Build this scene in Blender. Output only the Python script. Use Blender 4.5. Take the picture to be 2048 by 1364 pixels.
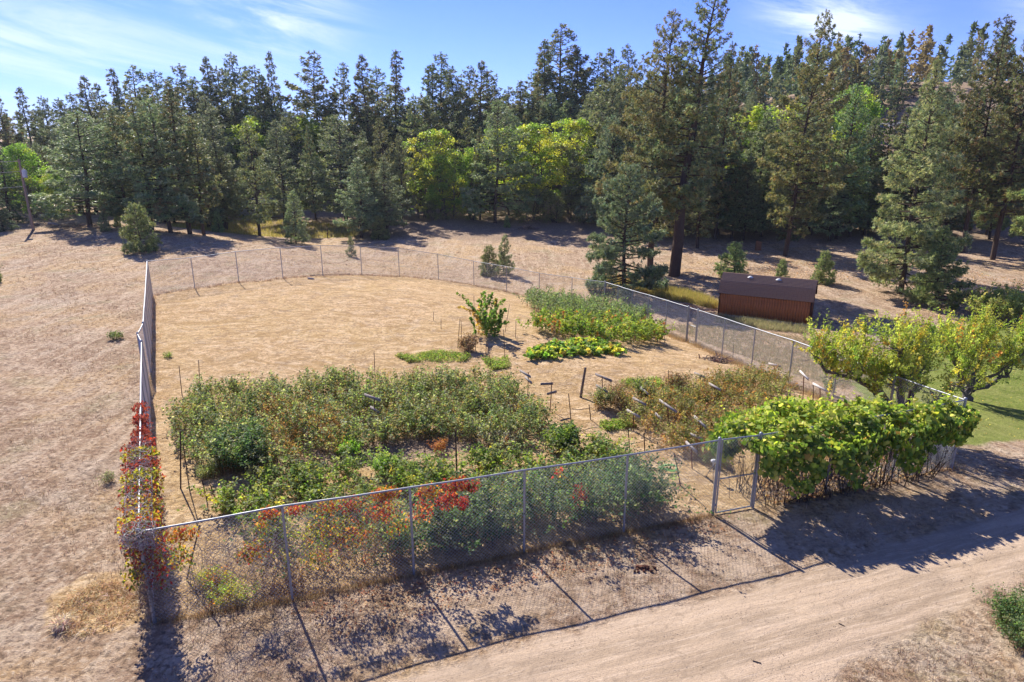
import bpy, math, random
import numpy as np
from mathutils import Vector, Matrix
for o in list(bpy.data.objects): bpy.data.objects.remove(o)
S = bpy.context.scene
COL = S.collection
R = math.radians
# ------------------------------------------------------------------ camera
CAMH, PITCH, FPX = 11.07, 17.0, 1365.0
cd = bpy.data.cameras.new('camera'); cam = bpy.data.objects.new('camera', cd); COL.objects.link(cam)
cam.location = (0, 0, CAMH); cam.rotation_euler = (R(90 - PITCH), 0, 0)
cd.sensor_width = 36; cd.lens = 36 * FPX / 2048; cd.clip_start = 0.1; cd.clip_end = 6000
S.camera = cam
S.render.resolution_x, S.render.resolution_y = 1024, 682
# ------------------------------------------------------------------ light
SUN_AZ, SUN_EL = -30.0, 38.5          # azimuth clockwise from +Y
SKY_STRENGTH, SUN_STRENGTH, EXPOSURE = 0.13, 5.0, 0.82
W = bpy.data.worlds.new("World"); S.world = W; W.use_nodes = True
def world():
    n = W.node_tree.nodes; l = W.node_tree.links; n.clear()
    out = n.new('ShaderNodeOutputWorld'); bg = n.new('ShaderNodeBackground'); bg.inputs[1].default_value = SKY_STRENGTH
    sky = n.new('ShaderNodeTexSky'); sky.sky_type = 'NISHITA'; sky.sun_disc = False
    sky.sun_elevation = R(SUN_EL); sky.sun_rotation = R(SUN_AZ)
    sky.altitude = 600; sky.air_density = 0.85; sky.dust_density = 0.0; sky.ozone_density = 4.0
    tint = n.new('ShaderNodeMix'); tint.data_type = 'RGBA'; tint.blend_type = 'MULTIPLY'; tint.inputs[0].default_value = 1.0
    tint.inputs[7].default_value = (0.375, 0.425, 0.83, 1)
    l.new(sky.outputs[0], tint.inputs[6])
    tc = n.new('ShaderNodeTexCoord')
    sep = n.new('ShaderNodeSeparateXYZ'); l.new(tc.outputs['Generated'], sep.inputs[0])
    def M(op, a, b=None):
        m = n.new('ShaderNodeMath'); m.operation = op
        for i, v in enumerate((a, b)):
            if v is None: continue
            if isinstance(v, (int, float)): m.inputs[i].default_value = v
            else: l.new(v, m.inputs[i])
        return m.outputs[0]
    # high thin cirrus: azimuth / elevation coordinates, stretched streaks
    az = M('ARCTAN2', sep.outputs[0], sep.outputs[1]); el = M('ARCSINE', sep.outputs[2])
    cmb = n.new('ShaderNodeCombineXYZ')
    l.new(M('MULTIPLY', M('ADD', az, M('MULTIPLY', el, 1.5)), 3.2), cmb.inputs[0]); l.new(M('MULTIPLY', M('SUBTRACT', el, M('MULTIPLY', az, -0.16)), 15.0), cmb.inputs[1])
    nz = n.new('ShaderNodeTexNoise'); nz.inputs['Scale'].default_value = 1.6; nz.inputs['Detail'].default_value = 9; nz.inputs['Roughness'].default_value = 0.62; nz.inputs['Distortion'].default_value = 0.6
    l.new(cmb.outputs[0], nz.inputs['Vector'])
    nb = n.new('ShaderNodeTexNoise'); nb.inputs['Scale'].default_value = 2.2; nb.inputs['Detail'].default_value = 3
    l.new(tc.outputs['Generated'], nb.inputs['Vector'])
    mask = None
    for a0, e0, sa, se, k in ((-0.47, 0.235, 0.16, 0.05, 1.0), (-0.60, 0.10, 0.2, 0.05, 0.6), (-0.30, 0.145, 0.07, 0.05, 0.8), (0.40, 0.125, 0.06, 0.075, 1.3), (0.66, 0.11, 0.06, 0.05, 0.8), (-0.72, 0.25, 0.12, 0.03, 0.5), (0.02, 0.23, 0.1, 0.03, 0.3), (-0.25, 0.26, 0.04, 0.06, 0.5)):
        da = M('DIVIDE', M('SUBTRACT', az, a0), sa); de = M('DIVIDE', M('SUBTRACT', el, e0), se)
        gs = M('MULTIPLY', M('EXPONENT', M('MULTIPLY', M('ADD', M('MULTIPLY', da, da), M('MULTIPLY', de, de)), -0.8)), k)
        mask = gs if mask is None else M('ADD', mask, gs)
    # elsewhere the same kind of cirrus drifts on, faint
    wide = M('MULTIPLY', M('MAXIMUM', M('SUBTRACT', nb.outputs[0], 0.5), 0.0), 1.2)
    mask = M('ADD', mask, wide)
    st = n.new('ShaderNodeMapRange'); st.interpolation_type = 'SMOOTHSTEP'; st.inputs[1].default_value = 0.38; st.inputs[2].default_value = 0.70
    l.new(nz.outputs[0], st.inputs[0])
    cf = M('MINIMUM', M('MULTIPLY', M('MULTIPLY', mask, st.outputs[0]), 0.95), 0.8)
    mix = n.new('ShaderNodeMix'); mix.data_type = 'RGBA'; l.new(cf, mix.inputs[0]); l.new(tint.outputs[2], mix.inputs[6])
    mix.inputs[7].default_value = (4.9, 5.4, 6.5, 1)
    l.new(mix.outputs[2], bg.inputs[0]); l.new(bg.outputs[0], out.inputs[0])
world()
sd = bpy.data.lights.new('sun', 'SUN'); sd.energy = SUN_STRENGTH; sd.angle = R(0.53); sd.color = (1.0, 0.945, 0.86)
sun = bpy.data.objects.new('sun', sd); COL.objects.link(sun)
sv = Vector((math.sin(R(SUN_AZ)) * math.cos(R(SUN_EL)), math.cos(R(SUN_AZ)) * math.cos(R(SUN_EL)), math.sin(R(SUN_EL))))
sun.rotation_euler = sv.to_track_quat('Z', 'Y').to_euler(); sun.location = (0, 0, 60)
vs = S.view_settings; vs.view_transform = 'Standard'; vs.look = 'None'; vs.gamma = 1; vs.use_curve_mapping = False; vs.exposure = EXPOSURE
S.render.engine = 'CYCLES'
try:
    S.cycles.max_bounces = 6; S.cycles.transmission_bounces = 4; S.cycles.diffuse_bounces = 3
except Exception: pass

rng = np.random.default_rng(7)
# ------------------------------------------------------------------ tagging
def tag(o, label=None, cat=None, group=None, kind=None):
    if label: o['label'] = label
    if cat: o['category'] = cat
    if group: o['group'] = group
    if kind: o['kind'] = kind
    return o
def empty(name, loc, rz=0, label=None, cat=None, group=None):
    o = bpy.data.objects.new(name, None); COL.objects.link(o); o.location = loc; o.rotation_euler = (0, 0, rz); o.empty_display_size = 0.3
    return tag(o, label, cat, group)
# ------------------------------------------------------------------ terrain
def sm(a, b, x):
    t = np.clip((np.asarray(x, float) - a) / (b - a), 0, 1); return t * t * (3 - 2 * t)
def terr(x, y):
    x = np.asarray(x, float); y = np.asarray(y, float)
    z = -3.0 * sm(34, 66, x + y)
    z = z + (8 + 19 * sm(-20, 110, x)) * sm(88, 210, y + 0.12 * x)
    z = z - 14 * sm(230, 700, np.hypot(x, y))
    z = z + 0.5 * sm(25, 75, -x) * sm(30, 70, y)
    fade = sm(3, 20, np.hypot(x, y))
    z = z + 0.035 * fade * (np.sin(x * 0.9 + 1.3 * np.sin(y * 0.37)) * np.sin(y * 0.8 + 0.7) + 0.6 * np.sin(x * 2.1 + y * 1.3) * np.sin(y * 1.9 - x * 0.6))
    # little bank at the back right edge of the garden
    return z
def ray(px, py):
    u = (px - 1024) / FPX; v = -(py - 682) / FPX; c, s = math.cos(R(PITCH)), math.sin(R(PITCH))
    return np.array([u, c + v * s, -s + v * c])
def at(px, py, h=0.0):
    """real ground point seen at a pixel of the photograph (h metres above the ground)"""
    r = ray(px, py); r = r / r[1]
    ys = np.concatenate([np.arange(3, 60, 0.25), np.arange(60, 400, 1.0)])
    d = CAMH + r[2] * ys - (terr(r[0] * ys, ys) + h)
    i = np.argmax(d < 0)
    if i == 0: i = len(ys) - 1
    a, b = ys[i - 1], ys[i]
    for _ in range(30):
        m = (a + b) / 2
        if CAMH + r[2] * m - (float(terr(r[0] * m, m)) + h) < 0: b = m
        else: a = m
    y = (a + b) / 2
    return np.array([r[0] * y, y, float(terr(r[0] * y, y))])
def gz(x, y): return float(terr(x, y))
def height_for(p, py):
    """height over ground point p whose top is seen at row py"""
    px = 1024
    for _ in range(4):
        r = ray(px, py); z = CAMH + r[2] / r[1] * p[1]
        zf = p[1] * math.cos(R(PITCH)) - (z - CAMH) * math.sin(R(PITCH)); px = 1024 + FPX * p[0] / zf
    return z - p[2]
# ------------------------------------------------------------------ materials
def newmat(name):
    m = bpy.data.materials.new(name); m.use_nodes = True; nt = m.node_tree
    for n in list(nt.nodes): nt.nodes.remove(n)
    return m, nt
class NT:
    def __init__(s, nt): s.nt = nt
    def n(s, t, **kw):
        o = s.nt.nodes.new(t)
        for k, v in kw.items():
            if k.startswith('i_'): o.inputs[k[2:].replace('_', ' ')].default_value = v
            else: setattr(o, k, v)
        return o
    def l(s, a, b): s.nt.links.new(a, b)
    def put(s, sock, v):
        if isinstance(v, bpy.types.NodeSocket): s.l(v, sock)
        elif isinstance(v, (tuple, list)): sock.default_value = tuple(v) + ((1,) if len(v) == 3 and len(sock.default_value) == 4 else ())
        else: sock.default_value = v
    def math(s, op, a, b=0.0):
        m = s.n('ShaderNodeMath', operation=op); s.put(m.inputs[0], a); s.put(m.inputs[1], b); return m.outputs[0]
    def mix(s, f, a, b, mode='MIX'):
        m = s.n('ShaderNodeMix', data_type='RGBA', blend_type=mode); s.put(m.inputs[0], f); s.put(m.inputs[6], a); s.put(m.inputs[7], b); return m.outputs[2]
    def noise(s, vec, scale, detail=4, rough=0.55, dist=0.0):
        m = s.n('ShaderNodeTexNoise'); s.put(m.inputs['Scale'], scale); m.inputs['Detail'].default_value = detail; m.inputs['Roughness'].default_value = rough; m.inputs['Distortion'].default_value = dist
        if vec is not None: s.l(vec, m.inputs['Vector'])
        return m.outputs[0]
    def ramp(s, v, a, b, lo=0.0, hi=1.0):
        m = s.n('ShaderNodeMapRange'); m.interpolation_type = 'SMOOTHSTEP'; s.put(m.inputs[0], v)
        for i, x in ((1, a), (2, b), (3, lo), (4, hi)): m.inputs[i].default_value = x
        return m.outputs[0]
    def mapping(s, vec, scale, rot=(0, 0, 0)):
        m = s.n('ShaderNodeMapping'); m.inputs['Scale'].default_value = scale; m.inputs['Rotation'].default_value = rot; s.l(vec, m.inputs['Vector']); return m.outputs[0]
    def attr(s, name, t='Fac'):
        m = s.n('ShaderNodeAttribute'); m.attribute_name = name; return m.outputs[t]
    def out(s, surf):
        o = s.n('ShaderNodeOutputMaterial'); s.l(surf, o.inputs[0])
    def bsdf(s, col, rough=0.8, spec=0.3, metal=0.0, normal=None):
        b = s.n('ShaderNodeBsdfPrincipled'); s.put(b.inputs['Base Color'], col); s.put(b.inputs['Roughness'], rough)
        b.inputs['Specular IOR Level'].default_value = spec; b.inputs['Metallic'].default_value = metal
        if normal is not None: s.l(normal, b.inputs['Normal'])
        return b.outputs[0]
    def bump(s, h, strength=0.5, dist=0.02):
        b = s.n('ShaderNodeBump'); b.inputs['Strength'].default_value = strength; b.inputs['Distance'].default_value = dist; s.l(h, b.inputs['Height']); return b.outputs[0]
def leafmat(name, trans, rough=0.5, spec=0.35, jitter=0.0, gain=1.0, tint=(1.25, 1.35, 0.65)):
    m, nt = newmat(name); t = NT(nt)
    c = t.mix(1.0, t.attr('col', 'Color'), gain if isinstance(gain, tuple) else (gain, gain, gain), 'MULTIPLY')
    if jitter:
        oi = t.n('ShaderNodeObjectInfo')
        hs = t.n('ShaderNodeHueSaturation'); t.l(c, hs.inputs['Color'])
        t.l(t.math('ADD', t.math('MULTIPLY', oi.outputs['Random'], jitter * 0.14), 0.5 - jitter * 0.07), hs.inputs['Hue'])
        t.l(t.math('ADD', t.math('MULTIPLY', oi.outputs['Random'], jitter), 1.0 - jitter / 2), hs.inputs['Value'])
        c = hs.outputs[0]
    b = t.bsdf(c, rough, spec)
    tr = t.n('ShaderNodeBsdfTranslucent')
    t.l(t.mix(1.0, c, tint, 'MULTIPLY'), tr.inputs[0])
    mx = t.n('ShaderNodeMixShader'); mx.inputs[0].default_value = trans; t.l(b, mx.inputs[1]); t.l(tr.outputs[0], mx.inputs[2]); t.out(mx.outputs[0])
    return m
M_leaf = leafmat('leaf', 0.5, 0.6, 0.22, 0.0, (1.95, 1.85, 1.7))
M_needle = leafmat('needle', 0.32, 0.5, 0.3, 0.3, (2.25, 2.2, 1.62), (1.15, 1.1, 0.85))
M_treeleaf = leafmat('tree_leaf', 0.45, 0.5, 0.3, 0.2, (2.0, 1.85, 1.5))
M_grass = leafmat('dry_blade', 0.4, 0.8, 0.1, 0.0, 1.15, (1.05, 1.0, 0.9))
def barkmat(name, scale=6):
    m, nt = newmat(name); t = NT(nt)
    tc = t.n('ShaderNodeTexCoord').outputs['Object']
    v = t.mapping(tc, (scale, scale, scale * 0.22))
    a = t.noise(v, 2.5, 6, 0.7)
    c = t.mix(1.0, t.attr('col', 'Color'), t.mix(a, (0.45, 0.42, 0.4), (1.6, 1.5, 1.45)), 'MULTIPLY')
    t.out(t.bsdf(c, 0.9, 0.15, 0, t.bump(a, 0.8, 0.03)))
    return m
M_bark = barkmat('bark'); M_wood = barkmat('weathered_wood', 14)
def flat(name, col, rough=0.7, spec=0.3, metal=0.0, var=0.25, scale=8):
    m, nt = newmat(name); t = NT(nt); tc = t.n('ShaderNodeTexCoord').outputs['Object']
    a = t.noise(tc, scale, 5, 0.65)
    t.out(t.bsdf(t.mix(a, tuple(c * (1 - var) for c in col), tuple(c * (1 + var) for c in col)), rough, spec, metal, t.bump(a, 0.3, 0.01)))
    return m
def galv():
    m, nt = newmat('galvanized_steel'); t = NT(nt)
    tc = t.n('ShaderNodeTexCoord').outputs['Object']
    a = t.noise(tc, 9, 4, 0.6)
    t.out(t.bsdf(t.mix(a, (0.24, 0.25, 0.265), (0.42, 0.43, 0.45)), t.ramp(a, 0.3, 0.7, 0.48, 0.62), 0.5, 0.6))
    return m
M_galv = galv(); M_wire = flat('galvanized_wire', (0.55, 0.56, 0.57), 0.45, 0.5, 0.35, 0.1)
def groundmat():
    m, nt = newmat('ground'); t = NT(nt)
    P = t.n('ShaderNodeNewGeometry').outputs['Position']
    road, gard, lawn, shade = t.attr('road'), t.attr('garden'), t.attr('lawn'), t.attr('yellow')  # the fourth mask marks the yellow grass patches, their own colour
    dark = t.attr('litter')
    big = t.noise(P, 0.16, 4, 0.6, 0.6); med = t.noise(P, 0.9, 5, 0.65, 0.4); fine = t.noise(P, 6.0, 6, 0.72); grit = t.noise(P, 32.0, 4, 0.75)
    straw = t.noise(t.mapping(P, (1.0, 2.6, 1.0), (0, 0, 0.5)), 7.0, 6, 0.75, 1.4)
    # pinkish dry field
    m2 = t.noise(P, 2.6, 6, 0.72, 0.6); m3 = t.noise(t.mapping(P, (1.0, 1.9, 1.0), (0, 0, 0.35)), 3.1, 7, 0.78, 2.2)
    f = t.mix(t.ramp(med, 0.36, 0.64), (0.30, 0.195, 0.13), (0.47, 0.34, 0.245))
    f = t.mix(t.ramp(big, 0.45, 0.62, 0, 0.8), f, (0.50, 0.34, 0.185))
    f = t.mix(t.ramp(t.noise(P, 0.35, 3, 0.6), 0.52, 0.68, 0, 0.75), f, (0.32, 0.27, 0.165))
    f = t.mix(t.ramp(t.noise(P, 0.27, 5, 0.65, 1.0), 0.36, 0.46, 0.6, 0), f, (0.46, 0.37, 0.30))
    f = t.mix(t.ramp(m2, 0.50, 0.64, 0, 0.75), f, (0.60, 0.47, 0.35))
    f = t.mix(t.ramp(m2, 0.34, 0.46, 0.75, 0), f, (0.22, 0.145, 0.095))
    mow = t.noise(t.mapping(P, (1.0, 0.10, 1.0), (0, 0, -0.45)), 1.5, 5, 0.65, 0.8)
    f = t.mix(t.ramp(mow, 0.52, 0.62, 0, 0.5), f, (0.58, 0.46, 0.35))
    f = t.mix(t.ramp(mow, 0.38, 0.46, 0.4, 0), f, (0.27, 0.19, 0.12))
    f = t.mix(t.ramp(fine, 0.38, 0.50, 0.7, 0.0), f, (0.12, 0.085, 0.06))
    f = t.mix(t.ramp(fine, 0.54, 0.66, 0, 0.7), f, (0.66, 0.54, 0.41))
    f = t.mix(1.0, f, (1.15, 1.12, 1.03), 'MULTIPLY')
    # straw covered garden floor
    g = t.mix(t.ramp(m3, 0.38, 0.62), (0.48, 0.31, 0.155), (0.78, 0.58, 0.37))
    g = t.mix(t.ramp(big, 0.42, 0.64, 0, 0.7), g, (0.62, 0.44, 0.22))
    g = t.mix(t.ramp(med, 0.53, 0.64, 0, 0.7), g, (0.37, 0.27, 0.19))
    g = t.mix(t.ramp(straw, 0.52, 0.64, 0, 0.8), g, (0.86, 0.70, 0.50))
    g = t.mix(t.ramp(m2, 0.36, 0.47, 0.6, 0), g, (0.36, 0.24, 0.13))
    g = t.mix(t.ramp(fine, 0.38, 0.50, 0.75, 0.0), g, (0.24, 0.155, 0.085))
    sw = t.noise(t.mapping(P, (0.8, 1.25, 1)), 0.55, 7, 0.72, 2.5)
    g = t.mix(t.ramp(sw, 0.50, 0.58, 0, 0.7), g, (0.42, 0.275, 0.125))
    g = t.mix(t.ramp(sw, 0.36, 0.47, 0.55, 0), g, (0.82, 0.65, 0.45))
    g = t.mix(t.ramp(t.noise(t.mapping(P, (1, 1.6, 1), (0, 0, 0.3)), 1.1, 7, 0.75, 1.8), 0.52, 0.60, 0, 0.65), g, (0.34, 0.225, 0.12))
    g = t.mix(1.0, g, (1.04, 1.0, 0.91), 'MULTIPLY')
    # dirt road, tracks run along it
    RP = t.mapping(P, (1, 1, 1), (0, 0, -ROAD_ANG))
    trk = t.noise(t.mapping(RP, (0.10, 1.7, 1.0)), 1.0, 5, 0.6, 0.3)
    trf = t.noise(t.mapping(RP, (0.6, 7.0, 1.0)), 1.3, 5, 0.7, 0.5)
    r = t.mix(t.ramp(trk, 0.35, 0.62), (0.36, 0.27, 0.19), (0.52, 0.395, 0.285))
    r = t.mix(t.ramp(trf, 0.48, 0.66, 0, 0.7), r, (0.58, 0.455, 0.34))
    tyre = t.noise(t.mapping(RP, (0.12, 26.0, 1.0)), 1.0, 3, 0.6, 0.15)
    r = t.mix(t.math('MULTIPLY', t.ramp(tyre, 0.52, 0.66, 0, 0.15), t.ramp(t.noise(t.mapping(RP, (0.08, 0.9, 1)), 1.3, 3), 0.48, 0.6)), r, (0.27, 0.205, 0.15))
    r = t.mix(t.ramp(t.noise(P, 0.55, 4, 0.6), 0.52, 0.75, 0, 0.6), r, (0.33, 0.26, 0.195))
    r = t.mix(t.ramp(m2, 0.36, 0.45, 0.5, 0), r, (0.30, 0.225, 0.16))
    r = t.mix(t.ramp(grit, 0.34, 0.48, 0.5, 0), r, (0.17, 0.13, 0.10))
    r = t.mix(1.0, r, (0.99, 0.97, 0.92), 'MULTIPLY')
    # mown lawn
    w = t.mix(t.ramp(med, 0.3, 0.7), (0.15, 0.20, 0.03), (0.27, 0.31, 0.07))
    w = t.mix(t.ramp(fine, 0.5, 0.75, 0, 0.7), w, (0.40, 0.37, 0.15))
    w = t.mix(t.ramp(m2, 0.50, 0.62, 0, 0.5), w, (0.36, 0.34, 0.13))
    w = t.mix(t.ramp(m2, 0.38, 0.46, 0.5, 0), w, (0.09, 0.13, 0.03))
    w = t.mix(t.ramp(big, 0.45, 0.62, 0, 0.5), w, (0.32, 0.31, 0.10))
    yl = t.mix(t.ramp(fine, 0.3, 0.7), (0.30, 0.25, 0.06), (0.52, 0.44, 0.15))
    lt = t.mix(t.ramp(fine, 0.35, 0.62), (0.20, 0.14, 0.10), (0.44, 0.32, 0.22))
    def edge(a, w=0.5): return t.ramp(t.math('ADD', a, t.math('MULTIPLY', t.math('SUBTRACT', med, 0.5), w)), 0.35, 0.65)
    c = t.mix(edge(shade), f, yl)
    c = t.mix(edge(gard), c, g)
    c = t.mix(edge(road, 0.7), c, r)
    c = t.mix(edge(lawn, 0.8), c, w)
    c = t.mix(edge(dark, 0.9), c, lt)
    hgt = t.math('ADD', t.math('ADD', t.math('MULTIPLY', fine, 1.0), t.math('MULTIPLY', grit, 0.35)), t.math('MULTIPLY', t.math('MULTIPLY', tyre, road), 0.3))
    nb = t.n('ShaderNodeBump'); nb.inputs['Strength'].default_value = 0.9; t.l(hgt, nb.inputs['Height'])
    t.l(t.mix(edge(road, 0.7), (0.17, 0.17, 0.17), (0.03, 0.03, 0.03)), nb.inputs['Distance'])
    t.out(t.bsdf(c, 0.95, 0.1, 0, nb.outputs[0]))
    return m
# ------------------------------------------------------------------ mesh building
class G:
    """collects geometry; build() links it as ONE mesh object"""
    def __init__(s): s.v = []; s.f = []; s.c = []; s.m = []; s.n = 0
    def add(s, V, F, col=(0.3, 0.3, 0.3), mi=0):
        V = np.asarray(V, float).reshape(-1, 3); F = np.asarray(F, int)
        c = np.broadcast_to(np.asarray(col, float), (len(V), 3)) if np.ndim(col) == 1 else np.asarray(col, float)
        s.v.append(V); s.f.append(F + s.n); s.c.append(c); s.m.append(mi); s.n += len(V)
    def tube(s, pts, rad, sides=6, col=(0.3, 0.3, 0.3), mi=0, cap=True):
        P = np.asarray(pts, float); n = len(P); rad = np.broadcast_to(np.asarray(rad, float), (n,))
        T = np.gradient(P, axis=0); T /= np.linalg.norm(T, axis=1, keepdims=True) + 1e-9
        up = np.array([0, 0, 1.0]) if abs(T[0][2]) < 0.9 else np.array([1.0, 0, 0])
        A = np.cross(T, up); A /= np.linalg.norm(A, axis=1, keepdims=True) + 1e-9; B = np.cross(T, A)
        th = np.arange(sides) * 2 * math.pi / sides
        V = P[:, None] + rad[:, None, None] * (np.cos(th)[None, :, None] * A[:, None] + np.sin(th)[None, :, None] * B[:, None])
        i = np.arange(n - 1)[:, None] * sides; j = np.arange(sides)[None]; k = (j + 1) % sides
        F = np.stack([i + j, i + k, i + sides + k, i + sides + j], -1).reshape(-1, 4)
        s.add(V.reshape(-1, 3), F, col, mi)
        if cap:
            s.add(V[0], [list(range(sides))[::-1]], col, mi); s.add(V[-1], [list(range(sides))], col, mi)
    def box(s, c, d, col=(0.3, 0.3, 0.3), mi=0, rot=None):
        x, y, z = np.asarray(d, float) / 2
        V = np.array([[-x, -y, -z], [x, -y, -z], [x, y, -z], [-x, y, -z], [-x, -y, z], [x, -y, z], [x, y, z], [-x, y, z]])
        if rot is not None: V = V @ np.asarray(rot).T
        s.add(V + np.asarray(c, float), [[0, 3, 2, 1], [4, 5, 6, 7], [0, 1, 5, 4], [1, 2, 6, 5], [2, 3, 7, 6], [3, 0, 4, 7]], col, mi)
    def mesh(s, name, mats, smooth=False):
        me = bpy.data.meshes.new(name)
        V = np.concatenate(s.v) if s.v else np.zeros((0, 3))
        nl = sum(f.size for f in s.f); nf = sum(len(f) for f in s.f)
        me.vertices.add(len(V)); me.vertices.foreach_set('co', V.astype(np.float32).ravel())
        me.loops.add(nl); me.loops.foreach_set('vertex_index', np.concatenate([f.ravel() for f in s.f]).astype(np.int32))
        cnt = np.concatenate([np.full(len(f), f.shape[1], np.int32) for f in s.f])
        st = np.concatenate([[0], np.cumsum(cnt)[:-1]]).astype(np.int32)
        me.polygons.add(nf); me.polygons.foreach_set('loop_start', st)
        try: me.polygons.foreach_set('loop_total', cnt)
        except Exception: pass
        if not isinstance(mats, (list, tuple)): mats = [mats]
        for m in mats: me.materials.append(m)
        if len(mats) > 1: me.polygons.foreach_set('material_index', np.concatenate([np.full(len(f), mi, np.int32) for f, mi in zip(s.f, s.m)]))
        if smooth: me.polygons.foreach_set('use_smooth', np.ones(nf, bool))
        a = me.attributes.new('col', 'FLOAT_COLOR', 'POINT')
        a.data.foreach_set('color', np.concatenate([np.concatenate(s.c), np.ones((len(V), 1))], 1).astype(np.float32).ravel())
        me.update(calc_edges=True); me.validate()
        return me
    def build(s, name, mats, parent=None, smooth=False):
        me = s.mesh(name, mats, smooth)
        return link(name, me, parent)
def link(name, me, parent=None):
    o = bpy.data.objects.new(name, me); COL.objects.link(o); o.parent = parent; return o
def unit(v): return v / (np.linalg.norm(v, axis=-1, keepdims=True) + 1e-9)
def rdir(n, g=None):
    g = g or rng; return unit(g.normal(size=(n, 3)))
def vary(col, n, g, amt=0.18, hue=0.06):
    """n colours scattered about one colour"""
    c = np.asarray(col, float)[None] * (1 + g.normal(0, amt, (n, 1))) * (1 + g.normal(0, hue, (n, 3)))
    return np.clip(c, 0.004, 0.95)
def palette(cols, wts, n, g, amt=0.15):
    w = np.asarray(wts, float); w /= w.sum(); idx = g.choice(len(cols), n, p=w)
    return np.clip(np.asarray(cols)[idx] * (1 + g.normal(0, amt, (n, 1))) * (1 + g.normal(0, 0.05, (n, 3))), 0.004, 0.95)
QUAD = np.array([[0, -0.02], [0.5, 0.34], [1, 0.0], [0.5, -0.34]])
WIDE = np.array([[0, 0], [0.5, 0.36], [1, 0.0], [0.5, -0.36]])
OVAL = np.array([[0, 0], [0.25, 0.26], [0.62, 0.27], [1, 0], [0.62, -0.27], [0.25, -0.26]])
GRAPE = np.array([[0.05, 0], [-0.10, 0.34], [0.28, 0.52], [0.66, 0.36], [1.0, 0.0], [0.66, -0.36], [0.28, -0.52], [-0.10, -0.34]])
def leaves(g, C, D, N, size, col, shape=OVAL, fold=0.18, mi=0):
    """leaf blades at C pointing along D with face normal about N"""
    n = len(C); D = unit(D); N = unit(N - D * (N * D).sum(1, keepdims=True)); B = np.cross(N, D)
    sz = np.broadcast_to(size, (n,))[:, None, None]; k = len(shape)
    u = shape[:, 0][None, :, None]; w = shape[:, 1][None, :, None]
    V = C[:, None] + sz * (u * D[:, None] + w * B[:, None] + (np.abs(w) * fold * 1.6 - u * u * fold) * N[:, None])
    F = np.arange(n * k).reshape(n, k)
    g.add(V.reshape(-1, 3), F, np.repeat(col, k, 0), mi)
def needles(g, C, D, r, col, per=14, w=0.16, rg=None, spread=1.0, mi=0):
    """tufts of long needles at C, axis D, radius r"""
    rg = rg or rng; n = len(C)
    d = unit(np.repeat(unit(D), per, 0) * 0.75 + rdir(n * per, rg) * spread)
    c = np.repeat(C, per, 0); L = np.repeat(np.broadcast_to(r, (n,)), per) * rg.uniform(0.7, 1.15, n * per)
    side = unit(np.cross(d, rdir(n * per, rg)))
    wd = (L * w)[:, None]
    a = c + d * (L * 0.15)[:, None]
    V = np.stack([a + side * wd, c + d * L[:, None], a - side * wd], 1)
    g.add(V.reshape(-1, 3), np.arange(n * per * 3).reshape(-1, 3), np.repeat(np.repeat(col, per, 0), 3, 0), mi)
# ------------------------------------------------------------------ fence posts first (they bound the garden)
def base_at(px, py): return at(px, py)
FRONT = [(310, 1245, 1045), (585, 1200, 1012), (828, 1150, 975), (1048, 1105, 940), (1247, 1065, 910), (1425, 1030, 880)]
F2 = [(1505, 1015, 870), (1650, 986, 846), (1782, 961, 823), (1902, 937, 800)]
BACKP = [(305, 592, 522), (390, 577, 515), (478, 565, 503), (566, 557, 495), (646, 552, 491), (724, 551, 492), (799, 553, 496), (877, 560, 508), (948, 571, 522), (1013, 583, 533), (1078, 597, 546), (1143, 608, 555), (1208, 620, 564)]
RIGHTP = [(1208, 620, 564), (1234, 630, 572), (1262, 640, 581), (1294, 653, 590), (1330, 668, 601), (1372, 683, 614), (1391, 690, 620), (1443, 714, 637), (1502, 740, 657), (1576, 772, 681), (1664, 808, 713), (1770, 868, 752), (1902, 937, 800)]
LEFTP = [at(310, 1245)[:2], at(283, 684, 2.44)[:2], at(275, 668, 2.44)[:2], at(286, 647, 2.44)[:2], at(305, 592)[:2]]
def P3(l): return [(at(x, y), y, t) for x, y, t in l]
gard_poly = [at(x, y)[:2] for x, y, _ in FRONT + F2] + [at(x, y)[:2] for x, y, _ in RIGHTP[::-1][1:]] + [at(x, y)[:2] for x, y, _ in BACKP[::-1][1:]] + LEFTP[::-1][1:-1]
gard_poly = np.array(gard_poly)
def sdist(poly, x, y):
    """signed distance, positive inside"""
    poly = np.asarray(poly)[:, :2]; q = np.roll(poly, -1, 0); d = np.full(x.shape, 1e9); ins = np.zeros(x.shape, bool)
    for (ax, ay), (bx, by) in zip(poly, q):
        ex, ey = bx - ax, by - ay; t = np.clip(((x - ax) * ex + (y - ay) * ey) / (ex * ex + ey * ey + 1e-12), 0, 1)
        d = np.minimum(d, np.hypot(x - ax - t * ex, y - ay - t * ey))
        c = ((ay > y) != (by > y)) & (x < (bx - ax) * (y - ay) / ((by - ay) if by != ay else 1e-9) + ax); ins ^= c
    return np.where(ins, d, -d)
def inside(poly, n, g, marg=0.0):
    poly = np.asarray(poly)[:, :2]; lo, hi = poly.min(0), poly.max(0); out = []
    tot = 0
    while tot < n:
        p = g.uniform(lo, hi, (n * 2, 2)); p = p[sdist(poly, p[:, 0], p[:, 1]) > marg]; out.append(p); tot += len(p)
    return np.concatenate(out)[:n]
def pxpoly(l, h=0.0): return np.array([at(x, y, h)[:2] for x, y in l])
fa, fb = at(310, 1245)[:2], at(1902, 937)[:2]
ROAD_ANG = math.atan2(fb[1] - fa[1], fb[0] - fa[0])
fd = np.array([math.cos(ROAD_ANG), math.sin(ROAD_ANG)]); fn = np.array([-fd[1], fd[0]])   # along / away from camera
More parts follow.
